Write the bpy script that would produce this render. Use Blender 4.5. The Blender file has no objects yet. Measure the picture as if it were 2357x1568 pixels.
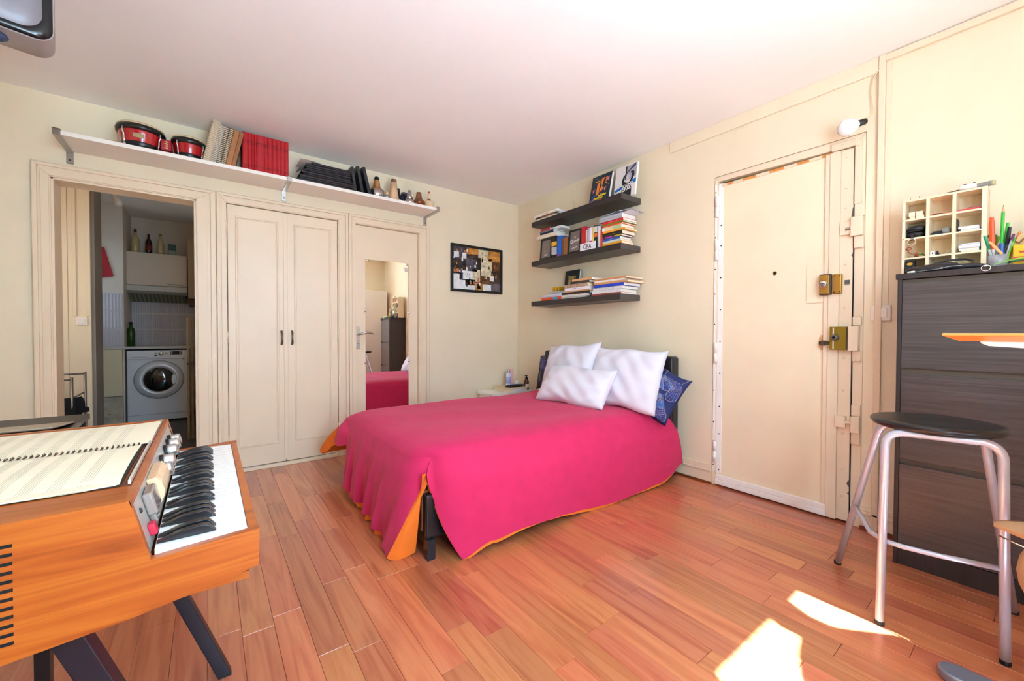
import bpy, bmesh, math, random
from mathutils import Vector, Matrix
random.seed(7)
C = bpy.context.scene.collection
SC = bpy.context.scene
PI = math.pi

def lin(c):
    if isinstance(c, str):
        c = c.lstrip('#'); c = [int(c[i:i+2], 16)/255 for i in (0, 2, 4)]
        return tuple((v/12.92 if v <= .04045 else ((v+.055)/1.055)**2.4) for v in c)
    return tuple(c)

# ---------------------------------------------------------------- camera
cd = bpy.data.cameras.new('camera'); cam = bpy.data.objects.new('camera', cd); C.objects.link(cam)
yaw, pitch, roll = 0.9284040692743869, -0.017181563499121682, 0.0023931809677511665
fw = Vector((math.cos(yaw)*math.cos(pitch), math.sin(yaw)*math.cos(pitch), math.sin(pitch)))
rt = Vector((math.sin(yaw), -math.cos(yaw), 0)); up = rt.cross(fw)
r2 = rt*math.cos(roll)+up*math.sin(roll); u2 = -rt*math.sin(roll)+up*math.cos(roll)
cam.matrix_world = Matrix(((r2.x, u2.x, -fw.x, -2.825163), (r2.y, u2.y, -fw.y, -3.668707), (r2.z, u2.z, -fw.z, 1.052483), (0, 0, 0, 1)))
cd.sensor_width = 36; cd.lens = 934.6176/2357*36; cd.clip_start = .02
SC.camera = cam
# ---------------------------------------------------------------- daylight and added passage fill
SUN_AZ, SUN_EL = math.radians(60), math.radians(52.6)      # direction the sunlight travels, seen from above
w = bpy.data.worlds.new('sky'); SC.world = w; w.use_nodes = True
nt = w.node_tree; bg = nt.nodes['Background']
sky = nt.nodes.new('ShaderNodeTexSky'); sky.sky_type = 'NISHITA'; sky.sun_disc = False
sky.sun_elevation = SUN_EL; sky.sun_rotation = math.radians(90)-(SUN_AZ+PI)
nt.links.new(sky.outputs['Color'], bg.inputs['Color']); bg.inputs['Strength'].default_value = .62
sd = bpy.data.lights.new('sun', 'SUN'); sd.energy = 88; sd.angle = math.radians(.6); sd.color = (.74, .97, 1.2)
sun = bpy.data.objects.new('sun', sd); C.objects.link(sun)
sdir = Vector((math.cos(SUN_AZ)*math.cos(SUN_EL), math.sin(SUN_AZ)*math.cos(SUN_EL), -math.sin(SUN_EL)))
sun.rotation_euler = sdir.to_track_quat('-Z', 'Y').to_euler(); sun.location = (-4, -8, 6)
WIN = (-2.75, -1.30, .45, 2.22)       # window opening in the front wall: x0, x1, z0, z1
YC = -4.33                            # front wall plane
pd = bpy.data.lights.new('window_light', 'AREA'); pd.shape = 'RECTANGLE'; pd.size = WIN[1]-WIN[0]; pd.size_y = WIN[3]-WIN[2]
pd.energy = 112; pd.color = (.54, .85, 1.2); pd.spread = PI
po = bpy.data.objects.new('window_light', pd); C.objects.link(po)
po.location = ((WIN[0]+WIN[1])/2, YC-.14, (WIN[2]+WIN[3])/2); po.rotation_euler = (PI/2, 0, 0)
for nm, loc, ry, sx_, sy_, en in (('kitchen_window_light', (-3.93, 2.35, 1.55), PI/2, .9, .45, .8), ('passage_fill_light', (-4.42, .75, 1.5), PI/2, 1.1, .7, 6)):  # the passage one is an unseen fill, added to brighten its far wall
    l_ = bpy.data.lights.new(nm, 'AREA'); l_.shape = 'RECTANGLE'; l_.size = sx_; l_.size_y = sy_; l_.energy = en; l_.color = (.70, .88, 1.05) if en < 3 else (1.0, .93, .82)
    lo_ = bpy.data.objects.new(nm, l_); C.objects.link(lo_); lo_.location = loc; lo_.rotation_euler = (0, -ry, 0)
SC.view_settings.view_transform = 'Standard'; SC.view_settings.look = 'None'
SC.view_settings.gamma = 1; SC.view_settings.use_curve_mapping = False
SC.view_settings.exposure = 0.46
SC.cycles.use_denoising = True
SC.cycles.max_bounces = 10; SC.cycles.diffuse_bounces = 7; SC.cycles.transparent_max_bounces = 12
SC.cycles.sample_clamp_indirect = 40; SC.cycles.caustics_reflective = True; SC.cycles.caustics_refractive = False

# ---------------------------------------------------------------- materials
MATS = {}
def M(name, col, rough=.5, metal=0, var=0., vscale=8, bump=0., bscale=60, spec=.5, coat=0., stretch=None, sheen=0, emit=None):
    """plain procedural surface: base colour with soft noise variation and fine relief"""
    if name in MATS: return MATS[name]
    m = bpy.data.materials.new(name); m.use_nodes = True; MATS[name] = m
    t = m.node_tree; b = t.nodes['Principled BSDF']; c = lin(col)
    b.inputs['Base Color'].default_value = (*c, 1); b.inputs['Roughness'].default_value = rough
    b.inputs['Metallic'].default_value = metal; b.inputs['Specular IOR Level'].default_value = spec
    b.inputs['Coat Weight'].default_value = coat; b.inputs['Sheen Weight'].default_value = sheen
    if emit: b.inputs['Emission Color'].default_value = (*lin(emit[0]), 1); b.inputs['Emission Strength'].default_value = emit[1]
    if var or bump:
        tc = t.nodes.new('ShaderNodeTexCoord'); mp = t.nodes.new('ShaderNodeMapping'); t.links.new(tc.outputs['Object'], mp.inputs['Vector'])
        if stretch: mp.inputs['Scale'].default_value = stretch
    if var:
        n = t.nodes.new('ShaderNodeTexNoise'); n.inputs['Scale'].default_value = vscale; n.inputs['Detail'].default_value = 5
        t.links.new(mp.outputs['Vector'], n.inputs['Vector'])
        r = t.nodes.new('ShaderNodeValToRGB'); r.color_ramp.elements[0].position = .3; r.color_ramp.elements[1].position = .7
        r.color_ramp.elements[0].color = (*[max(0, v*(1-var)) for v in c], 1); r.color_ramp.elements[1].color = (*[min(1, v*(1+var)) for v in c], 1)
        t.links.new(n.outputs['Fac'], r.inputs['Fac']); t.links.new(r.outputs['Color'], b.inputs['Base Color'])
    if bump:
        n2 = t.nodes.new('ShaderNodeTexNoise'); n2.inputs['Scale'].default_value = bscale; n2.inputs['Detail'].default_value = 3
        t.links.new(mp.outputs['Vector'], n2.inputs['Vector'])
        bp = t.nodes.new('ShaderNodeBump'); bp.inputs['Strength'].default_value = bump; bp.inputs['Distance'].default_value = .01
        t.links.new(n2.outputs['Fac'], bp.inputs['Height']); t.links.new(bp.outputs['Normal'], b.inputs['Normal'])
    return m

def wood(name, cols, scale=(1, 14, 14), rough=.35, rnd=False, coat=.0, bump=.05):
    """grain stretched along one axis; rnd picks a tone per object"""
    if name in MATS: return MATS[name]
    m = bpy.data.materials.new(name); m.use_nodes = True; MATS[name] = m
    t = m.node_tree; b = t.nodes['Principled BSDF']; b.inputs['Roughness'].default_value = rough; b.inputs['Coat Weight'].default_value = coat; b.inputs['Coat Roughness'].default_value = .36
    tc = t.nodes.new('ShaderNodeTexCoord'); mp = t.nodes.new('ShaderNodeMapping'); mp.inputs['Scale'].default_value = scale
    oi = t.nodes.new('ShaderNodeObjectInfo')
    if rnd:
        ml = t.nodes.new('ShaderNodeMath'); ml.operation = 'MULTIPLY'; ml.inputs[1].default_value = 37
        t.links.new(oi.outputs['Random'], ml.inputs[0])
        cb = t.nodes.new('ShaderNodeCombineXYZ'); t.links.new(ml.outputs[0], cb.inputs[0]); t.links.new(ml.outputs[0], cb.inputs[2])
        t.links.new(cb.outputs[0], mp.inputs['Location'])
    t.links.new(tc.outputs['Object'], mp.inputs['Vector'])
    n = t.nodes.new('ShaderNodeTexNoise'); n.inputs['Scale'].default_value = 1.0; n.inputs['Detail'].default_value = 8; n.inputs['Distortion'].default_value = 1.2
    t.links.new(mp.outputs['Vector'], n.inputs['Vector'])
    r = t.nodes.new('ShaderNodeValToRGB'); e = r.color_ramp.elements
    e[0].position = .28; e[1].position = .72
    e[0].color = (*lin(cols[0]), 1); e[1].color = (*lin(cols[-1]), 1)
    for i, cc in enumerate(cols[1:-1]):
        q = e.new(.28+.44*(i+1)/(len(cols)-1)); q.color = (*lin(cc), 1)
    t.links.new(n.outputs['Fac'], r.inputs['Fac'])
    out = r.outputs['Color']
    if rnd:
        hs = t.nodes.new('ShaderNodeHueSaturation'); rr = t.nodes.new('ShaderNodeMapRange'); rr.inputs['To Min'].default_value = .80; rr.inputs['To Max'].default_value = 1.13
        t.links.new(oi.outputs['Random'], rr.inputs['Value']); t.links.new(rr.outputs['Result'], hs.inputs['Value'])
        r3 = t.nodes.new('ShaderNodeMath'); r3.operation = 'FRACT'; m3 = t.nodes.new('ShaderNodeMath'); m3.operation = 'MULTIPLY'; m3.inputs[1].default_value = 13.7
        t.links.new(oi.outputs['Random'], m3.inputs[0]); t.links.new(m3.outputs[0], r3.inputs[0])
        r4 = t.nodes.new('ShaderNodeMapRange'); r4.inputs['To Min'].default_value = .492; r4.inputs['To Max'].default_value = .508
        t.links.new(r3.outputs[0], r4.inputs['Value']); t.links.new(r4.outputs['Result'], hs.inputs['Hue'])
        t.links.new(out, hs.inputs['Color']); out = hs.outputs['Color']
    t.links.new(out, b.inputs['Base Color'])
    if bump:
        bp = t.nodes.new('ShaderNodeBump'); bp.inputs['Strength'].default_value = bump; bp.inputs['Distance'].default_value = .004
        t.links.new(n.outputs['Fac'], bp.inputs['Height']); t.links.new(bp.outputs['Normal'], b.inputs['Normal'])
    return m

def glass_sheet(name, tint=(.96, .98, .97), refl=.08):
    if name in MATS: return MATS[name]
    m = bpy.data.materials.new(name); m.use_nodes = True; MATS[name] = m
    t = m.node_tree; o = t.nodes['Material Output']; t.nodes.remove(t.nodes['Principled BSDF'])
    a = t.nodes.new('ShaderNodeBsdfTransparent'); a.inputs[0].default_value = (*tint, 1)
    g = t.nodes.new('ShaderNodeBsdfGlossy'); g.inputs['Roughness'].default_value = .02
    x = t.nodes.new('ShaderNodeMixShader'); x.inputs[0].default_value = refl
    t.links.new(a.outputs[0], x.inputs[1]); t.links.new(g.outputs[0], x.inputs[2]); t.links.new(x.outputs[0], o.inputs[0])
    return m

# ---------------------------------------------------------------- mesh building
class MB:
    def __init__(s): s.v = []; s.f = []; s.m = []
    def add(s, vs, fs, mi=0):
        o = len(s.v); s.v += [tuple(p) for p in vs]; s.f += [tuple(i+o for i in f) for f in fs]; s.m += [mi]*len(fs); return s
    def box(s, x0, x1, y0, y1, z0, z1, mi=0):
        x0, x1 = min(x0, x1), max(x0, x1); y0, y1 = min(y0, y1), max(y0, y1); z0, z1 = min(z0, z1), max(z0, z1)
        return s.add([(x0,y0,z0),(x1,y0,z0),(x1,y1,z0),(x0,y1,z0),(x0,y0,z1),(x1,y0,z1),(x1,y1,z1),(x0,y1,z1)],
                     [(0,3,2,1),(4,5,6,7),(0,1,5,4),(1,2,6,5),(2,3,7,6),(3,0,4,7)], mi)
    def prism(s, poly, axis, a, b, mi=0):
        """polygon in the two other axes (in xyz order), extruded along axis from a to b"""
        n = len(poly); vs = []
        for t in (a, b):
            for p in poly:
                q = list(p); q.insert(axis, t); vs.append(q)
        area = sum(poly[i][0]*poly[(i+1) % n][1]-poly[(i+1) % n][0]*poly[i][1] for i in range(n))
        fs = [tuple(range(n)), tuple(range(2*n-1, n-1, -1))]+[(i, i+n, (i+1) % n+n, (i+1) % n) for i in range(n)]
        flip = (area > 0) ^ (axis == 1) ^ (b < a)
        if flip: fs = [tuple(reversed(f)) for f in fs]
        return s.add(vs, fs, mi)
    def tube(s, path, r, n=10, mi=0, caps=True, closed=False):
        P = [Vector(p) for p in path]; k = len(P); vs = []; fs = []
        rad = r if isinstance(r, (list, tuple)) else [r]*k
        prev = None
        for i in range(k):
            if closed: d = P[(i+1) % k]-P[(i-1) % k]
            else: d = P[min(i+1, k-1)]-P[max(i-1, 0)]
            d.normalize()
            if prev is None:
                a = Vector((0, 0, 1)) if abs(d.z) < .9 else Vector((1, 0, 0))
                u = d.cross(a).normalized()
            else:
                u = prev-d*prev.dot(d)
                u = u.normalized() if u.length > 1e-6 else d.orthogonal().normalized()
            prev = u; w_ = d.cross(u)
            for j in range(n):
                an = 2*PI*j/n; vs.append(P[i]+(u*math.cos(an)+w_*math.sin(an))*rad[i])
        for i in range(k if closed else k-1):
            i2 = (i+1) % k
            for j in range(n):
                fs.append((i*n+j, i*n+(j+1) % n, i2*n+(j+1) % n, i2*n+j))
        if caps and not closed:
            fs.append(tuple(range(n-1, -1, -1))); fs.append(tuple((k-1)*n+j for j in range(n)))
        return s.add(vs, fs, mi)
    def lathe(s, prof, c=(0,0,0), axis=(0,0,1), n=20, mi=0):
        """profile of (radius, height) pairs turned about axis through c"""
        a = Vector(axis).normalized(); u = a.orthogonal().normalized(); w_ = a.cross(u); c = Vector(c); vs = []; fs = []
        k = len(prof)
        for r, h in prof:
            for j in range(n):
                an = 2*PI*j/n; vs.append(c+a*h+(u*math.cos(an)+w_*math.sin(an))*max(r, 1e-5))
        for i in range(k-1):
            for j in range(n): fs.append((i*n+j, i*n+(j+1) % n, (i+1)*n+(j+1) % n, (i+1)*n+j))
        fs.append(tuple(range(n-1, -1, -1))); fs.append(tuple((k-1)*n+j for j in range(n)))
        return s.add(vs, fs, mi)
    def grid(s, fn, nu, nv, mi=0, flip=False):
        vs = [fn(i/nu, j/nv) for j in range(nv+1) for i in range(nu+1)]; fs = []
        for j in range(nv):
            for i in range(nu):
                a = j*(nu+1)+i; f = (a, a+1, a+nu+2, a+nu+1); fs.append(f[::-1] if flip else f)
        return s.add(vs, fs, mi)
    def sphere(s, c, r, n=14, mi=0, sx=1, sy=1, sz=1):
        vs = []; fs = []; k = n//2+1
        for i in range(k+1):
            t = PI*i/k
            for j in range(n):
                a = 2*PI*j/n; vs.append((c[0]+r*sx*math.sin(t)*math.cos(a), c[1]+r*sy*math.sin(t)*math.sin(a), c[2]+r*sz*math.cos(t)))
        for i in range(k):
            for j in range(n): fs.append((i*n+j, (i+1)*n+j, (i+1)*n+(j+1) % n, i*n+(j+1) % n))
        return s.add(vs, fs, mi)
    def build(s, name, mats, parent=None, off=None, smooth=False, bev=0, seg=2, merge=False, sub=0):
        """one mesh object; vertices are given in world space unless off is False (then in the parent's own space)"""
        me = bpy.data.meshes.new(name); o = (0, 0, 0)
        if parent is not None and off is not False: o = parent.get('_o', (0, 0, 0))
        me.from_pydata([(p[0]-o[0], p[1]-o[1], p[2]-o[2]) for p in s.v], [], s.f)
        mats = mats if isinstance(mats, (list, tuple)) else [mats]
        for m in mats: me.materials.append(m)
        me.polygons.foreach_set('material_index', s.m)
        if merge:
            bm = bmesh.new(); bm.from_mesh(me); bmesh.ops.remove_doubles(bm, verts=bm.verts, dist=1e-4); bm.to_mesh(me); bm.free()
        if smooth: me.shade_smooth()
        ob = bpy.data.objects.new(name, me); C.objects.link(ob)
        if parent is not None: ob.parent = parent; ob['_o'] = tuple(o)
        else: ob['_o'] = (0, 0, 0)
        if bev:
            b = ob.modifiers.new('edge', 'BEVEL'); b.width = bev; b.segments = seg; b.limit_method = 'ANGLE'; b.angle_limit = math.radians(40)
            if not smooth: me.shade_smooth(); b.harden_normals = False; ob.modifiers.new('wn', 'WEIGHTED_NORMAL').keep_sharp = True
        if sub: q = ob.modifiers.new('sub', 'SUBSURF'); q.levels = sub; q.render_levels = sub
        return ob

def tag(o, label=None, cat=None, group=None, kind=None):
    if label: o['label'] = label
    if cat: o['category'] = cat
    if group: o['group'] = group
    if kind: o['kind'] = kind
    return o
def thing(name, label, cat, loc=(0,0,0), group=None, rot=(0,0,0)):
    o = bpy.data.objects.new(name, None); o.empty_display_size = .05; C.objects.link(o)
    o.location = loc; o.rotation_euler = rot; o['_o'] = tuple(loc)
    return tag(o, label, cat, group)
def struct(name, mb, mat, **k):
    return tag(mb.build(name, mat, **k), kind='structure')
def dup(root, loc, rot=None, label=None, group=None, mats=None):
    r = root.copy(); C.objects.link(r); r.location = loc
    if rot is not None: r.rotation_euler = rot
    if label: r['label'] = label
    if group: r['group'] = group
    for ch in list(root.children):
        c = ch.copy(); C.objects.link(c); c.parent = r
        for g in list(ch.children):
            d = g.copy(); C.objects.link(d); d.parent = c
    return r
def text(name, s, size, mat, parent, mtx, ext=.0006, font_scale_x=1.0, bold=0.):
    """lettering as a thin mesh; mtx places the text plane (x right, y up, z out) in the parent's space"""
    cu = bpy.data.curves.new('t', 'FONT'); cu.body = s; cu.size = size; cu.extrude = ext; cu.align_x = 'CENTER'; cu.align_y = 'CENTER'
    cu.offset = bold; cu.resolution_u = 3
    o = bpy.data.objects.new('t', cu); C.objects.link(o)
    dg = bpy.context.evaluated_depsgraph_get(); me = bpy.data.meshes.new_from_object(o.evaluated_get(dg))
    bpy.data.objects.remove(o); bpy.data.curves.remove(cu)
    me.transform(mtx @ Matrix.Diagonal((font_scale_x, 1, 1, 1))); me.materials.clear(); me.materials.append(mat)
    me.name = name
    ob = bpy.data.objects.new(name, me); C.objects.link(ob)
    if parent: ob.parent = parent; ob['_o'] = tuple(parent.get('_o', (0,0,0)))
    return ob
def frame_mtx(o, x, z):
    """matrix with origin o, x axis x, z axis (outward) z"""
    x = Vector(x).normalized(); z = Vector(z).normalized(); y = z.cross(x)
    return Matrix(((x.x, y.x, z.x, o[0]), (x.y, y.y, z.y, o[1]), (x.z, y.z, z.z, o[2]), (0, 0, 0, 1)))
def arc(c, r, a0, a1, n, plane='xz', k=0):
    out = []
    for i in range(n+1):
        a = a0+(a1-a0)*i/n; p = (c[0]+r*math.cos(a), c[1]+r*math.sin(a))
        out.append({'xz': (p[0], k, p[1]), 'xy': (p[0], p[1], k), 'yz': (k, p[0], p[1])}[plane])
    return out

# shared surfaces
cream = M('cream_paint', '#eadbbe', .55, var=.03, vscale=3, bump=.05, bscale=90)
cream2 = M('cream_gloss_paint', '#e8d5b9', .38, var=.025, vscale=4, bump=.03, bscale=50)
white_ceil = M('ceiling_paint', '#f6f4f2', .6, var=.015, vscale=2, bump=.04, bscale=70)
white_lam = M('white_laminate', '#f2ece2', .35)
white_paint = M('white_metal_paint', '#f3efe9', .4)
steel = M('brushed_steel', '#b9b4ad', .32, 1.0)
chrome = M('chrome', '#d8d8da', .12, 1.0)
alu = M('silver_paint', '#b4b4bc', .3, .7)
blackp = M('black_plastic', '#17171a', .4)
blackr = M('black_rubber', '#101012', .7)
dark_hole = M('dark_gap', '#0c0a09', .9)
paper = M('paper_white', '#efeae0', .8, var=.05, vscale=120, stretch=(1, 1, 1))
paper2 = M('paper_cream', '#ead9bb', .8, var=.06, vscale=120)
# ================================================================ SETTING
# ---- floor: two-strip laminate, every stave its own plank
fl = struct('floor', MB().box(-4.5, .0, YC-.1, 0.02, -.06, -.010), M('floor_joint', '#4a2414', .7))
pw = wood('laminate_plank', ['#a85837', '#bc6a44', '#c97a50', '#c0714b'], scale=(26, 1.6, 8), rough=.2, rnd=True, bump=.03, coat=.6)
PL = {}
def plank_mesh(L):
    k = round(L*20)
    if k not in PL:
        b = MB(); w_, L2, d = .0955, k/20-.0012, .0009
        b.add([(d,d,0),(w_-d,d,0),(w_-d,L2-d,0),(d,L2-d,0),(0,0,-.0012),(w_,0,-.0012),(w_,L2,-.0012),(0,L2,-.0012),(0,0,-.01),(w_,0,-.01),(w_,L2,-.01),(0,L2,-.01)],
              [(0,1,2,3),(4,5,1,0),(5,6,2,1),(6,7,3,2),(7,4,0,3),(8,9,5,4),(9,10,6,5),(10,11,7,6),(11,8,4,7)])
        me = bpy.data.meshes.new('plank'); me.from_pydata(b.v, [], b.f); me.materials.append(pw); PL[k] = me
    return PL[k], k/20
rp = random.Random(3); npl = 0
rest = MB()
for i in range(-12, 33):
    x = -1.105-.0961*i
    if x > .0-.02: continue
    y = -.02-rp.random()*.5
    yy = 0.0; first = True
    while yy > YC:
        L = rp.choice([.45, .5, .55, .6, .65, .7, .8, .95])
        if first: L = .2+rp.choice([0, .1, .2, .3, .4, .5, .6]); first = False
        L = min(L, yy-YC) if yy-L < YC else L
        L = max(.05, round(L*20)/20)
        inview = x > -3.0 and yy > -3.75 and not (x < -2.2 and yy < -3.0) 
        if inview and npl < 298:
            me, L = plank_mesh(L); o = bpy.data.objects.new('plank', me); C.objects.link(o); o.parent = fl; o.location = (x, yy-L, 0); npl += 1
        else:
            rest.box(x, x+.0955, yy-L+.001, yy, -.01, -.0002)
        yy -= L
r_ = rest.build('planks_out_of_view', wood('laminate_far', ['#a85837', '#bc6a44', '#c97a50'], scale=(26, 1.6, 8), rough=.22, coat=.6), fl); r_.name = 'plank_remainder'; r_['kind'] = 'stuff'

struct('ceiling', MB().box(-4.5, .12, YC-.2, 3.5, 2.5, 2.6), white_ceil)
struct('floor_bounce', MB().box(-7, 3, -10, YC-.22, -.3, -.1), M('bounce_concrete', '#d6d4d0', .8, var=.06, vscale=3))  # unseen outdoor slab added to bounce sunlight up to the ceiling
# ---- back wall with three openings
wb = MB()
OP = [(-3.583, -2.888, 1.997), (-2.71, -1.936, 2.008), (-1.789, -1.202, 2.008)]
xs = -4.5
for a, b, zt in OP:
    wb.box(xs, a, 0, .14, 0, 2.5); wb.box(a, b, 0, .14, zt, 2.5); xs = b
wb.box(xs, .12, 0, .14, 0, 2.5)
struct('wall_back', wb, cream)
# ---- right wall with the entry door opening
wr = MB(); DY0, DY1, DZ = -3.051, -2.237, 2.138
wr.box(0, .14, YC-.1, DY0, 0, 2.5).box(0, .14, DY1, .0, 0, 2.5).box(0, .14, DY0, DY1, DZ, 2.5).box(.10, .14, DY0, DY1, 0, DZ)
wright = struct('wall_right', wr, cream)
# bracket marks left in the paint above the shelves
mk = MB(); mk.box(-.005, 0, -.888, -.876, 2.348, 2.45).box(-.005, 0, -.876, -.838, 2.348, 2.358)
mk.box(-.005, 0, -.888, -.876, 2.24, 2.33).box(-.005, 0, -.876, -.838, 2.318, 2.33)
mk.build('bracket_mark', cream2, wright)
# ---- front wall (behind the camera) with the window, left wall
wf = MB(); a, b, z0, z1 = WIN
wf.box(-4.5, a, YC-.2, YC, 0, 2.5).box(b, .12, YC-.2, YC, 0, 2.5).box(a, b, YC-.2, YC, 0, z0).box(a, b, YC-.2, YC, z1, 2.5)
struct('wall_front', wf, cream)
struct('wall_left', MB().box(-4.62, -4.5, YC-.2, 3.5, 0, 2.5), cream)
# window: frame, mullions, sashes, panes
wi = thing('window_1', None, None, ((a+b)/2, YC-.1, z0)); wi['kind'] = 'structure'
fr = MB(); Y0, Y1 = YC-.13, YC-.07
fr.box(a, a+.05, Y0, Y1, z0, z1).box(b-.05, b, Y0, Y1, z0, z1).box(a, b, Y0, Y1, z0, z0+.06).box(a, b, Y0, Y1, z1-.03, z1)
fr.build('window_frame', white_paint, wi)
MUL = [(-2.44, -2.38)]
for m0, m1 in MUL: MB().box(m0, m1, Y0, Y1, z0+.06, z1-.03).build('mullion', white_paint, wi)
gs = glass_sheet('window_glass')
e = [a+.05]+[q for m_ in MUL for q in m_]+[b-.05]
for i in range(0, len(e), 2): MB().box(e[i], e[i+1], YC-.102, YC-.098, z0+.06, z1-.03).build('pane', gs, wi)
cu_ = thing('sun_blocker', 'unseen added curtain hanging in the window behind the viewpoint', 'blocker', (-1.8, YC+.06, .5))  # unseen cloth added so that its edges cut the floor sun patches
def cedge(pts, z):
    for (xa, za), (xb, zb_) in zip(pts, pts[1:]):
        if za >= z >= zb_: return xa+(xb-xa)*(za-z)/(za-zb_)
    return pts[-1][0]
cr_ = [(-1.74, 2.34), (-1.69, 1.72), (-1.645, 1.61), (-1.43, 1.39), (-1.38, 1.24), (-1.36, .4)]; cl_ = [(-1.87, 2.34), (-1.87, 1.78), (-1.82, 1.66), (-1.90, 1.64), (-2.0, 1.57), (-2.06, 1.4), (-2.06, .4)]
MB().grid(lambda u, v: (cedge(cl_, 2.33-1.9*v)*(1-u)+cedge(cr_, 2.33-1.9*v)*u, YC+.055+.022*math.sin(22*u), 2.33-1.9*v), 40, 60).build('cloth', M('blocker_white', '#eee8dc', .9), cu_, smooth=True)
MB().tube([(-2.7, YC+.055, 2.34), (-.9, YC+.055, 2.34)], .010, 10).build('rod', M('rod_white', '#e8e2d8', .4), cu_, smooth=True)
# ---- trims on the back wall: moulded casings
def casing(name, x0, x1, zt, xo0, xo1, zo, y=0.0):
    """moulded architrave: opening x0..x1 up to zt, outer edge xo0..xo1 up to zo"""
    b = MB()
    def layer(i0, i1, zi, o0, o1, zoo, t):
        b.prism([(o0, 0), (i0, 0), (i0, zi), (o0, zoo)], 1, y-t, y).prism([(i1, 0), (o1, 0), (o1, zoo), (i1, zi)], 1, y-t, y).prism([(i0, zi), (i1, zi), (o1, zoo), (o0, zoo)], 1, y-t, y)
    layer(x0, x1, zt, xo0, xo1, zo, .012)
    layer(x0-.006 if xo0 < x0 else x0, x1+.006, zt+.006, x0-(x0-xo0)*.55, x1+(xo1-x1)*.55, zt+(zo-zt)*.55, .018)
    d0, d1 = (x0-xo0)*.28, (xo1-x1)*.28
    layer(xo0+d0, xo1-d1, zo-.022, xo0, xo1, zo, .024)
    layer(xo0+.004, xo1-.004, zo-.004, xo0, xo1, zo, .028)
    return struct(name, b, cream2, bev=.002)
casing('trim_1', -3.583, -2.888, 1.997, -3.658, -2.773, 2.077)
casing('trim_2', -2.710, -1.936, 2.008, -2.771, -1.853, 2.079)
casing('trim_3', -1.789, -1.202, 2.008, -1.851, -1.099, 2.084)
struct('trim_4', MB().box(-2.71, -1.936, -.022, .005, 0, .026), cream2, bev=.003)
# reveals of the kitchen opening
struct('trim_5', MB().box(-3.586, -3.571, -.004, .15, 0, 2.0).box(-2.9, -2.885, -.004, .15, 0, 2.0).box(-3.583, -2.888, -.004, .15, 1.985, 2.0), cream2, bev=.002)
bb = MB(); bb.box(-1.099, 0, -.012, 0, .0, .10); struct('baseboard_back', bb, cream2, bev=.004)
# ---- trims on the right wall
struct('trim_6', MB().box(-.014, 0, -3.098, -1.9, 2.42, 2.5), cream, bev=.003)
struct('trim_7', MB().box(-.02, 0, -3.126, -3.099, 0, 2.5).box(-.008, 0, -3.150, -3.126, 1.20, 2.48), cream2, bev=.003)
struct('trim_8', MB().box(-.02, 0, YC, -3.126, 2.462, 2.496), cream2, bev=.003)
rb = MB(); rb.box(-.012, 0, -2.237, 0, .014, .085).box(-.02, 0, -2.237, 0, .085, .10).box(-.008, 0, -2.237, 0, .10, .135)
rb.box(-.012, 0, YC, DY0, .02, .085).box(-.02, 0, YC, DY0, .085, .10).box(-.008, 0, YC, DY0, .10, .135)
struct('baseboard_right', rb, cream2, bev=.003)
struct('trim_9', MB().box(-.018, 0, -2.237, 0, 0, .014).box(-.018, 0, YC, DY0, 0, .018), wood('wood_skirt', ['#6b2f17', '#8a4322'], scale=(8, 2, 8)))
# ---- kitchen passage beyond the opening
kw = M('kitchen_wall', '#d8cfc2', .6, var=.05, vscale=3)
struct('wall_corridor', MB().box(-4.5, -3.685, 1.65, 1.95, 0, 2.5), cream)
ct = MB(); ct.box(-3.86, -3.83, 1.635, 1.65, 0, 2.5).box(-3.80, -3.775, 1.628, 1.65, 1.2, 2.5).box(-3.83, -3.685, 1.642, 1.65, 0, 2.5).box(-3.72, -3.685, 1.634, 1.65, 1.2, 2.5)
struct('trim_10', ct, cream2, bev=.003)
struct('trim_11', MB().box(-3.70, -3.66, 1.66, 1.98, 0, 2.5), M('shaded_jamb', '#8a8076', .5))  # doorway reveal with the kitchen shade put into its grey
struct('wall_kitchen_back', MB().box(-4.5, -2.5, 3.26, 3.4, 0, 2.5), kw)
struct('wall_kitchen_right', MB().box(-2.85, -2.7, .14, 3.26, 0, 2.5), kw)
struct('wall_kitchen_left', MB().box(-4.0, -3.9, 1.95, 2.1, 0, 2.5).box(-4.0, -3.9, 2.6, 3.26, 0, 2.5).box(-4.0, -3.9, 2.1, 2.6, 0, 1.1).box(-4.0, -3.9, 2.1, 2.6, 2.0, 2.5), kw)
struct('wall_corridor_left', MB().box(-4.5, -4.4, .14, .35, 0, 2.5).box(-4.5, -4.4, 1.15, 1.65, 0, 2.5).box(-4.5, -4.4, .35, 1.15, 0, .95).box(-4.5, -4.4, .35, 1.15, 2.05, 2.5), cream)
kc = struct('wall_kitchen_column', MB().box(-3.9, -3.588, 2.66, 3.26, 0, 2.5), kw)
struct('floor_kitchen', MB().box(-4.5, -2.5, 0.02, 3.4, -.05, -.001), M('kitchen_floor', '#3d3630', .5, var=.2, vscale=10))
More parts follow.
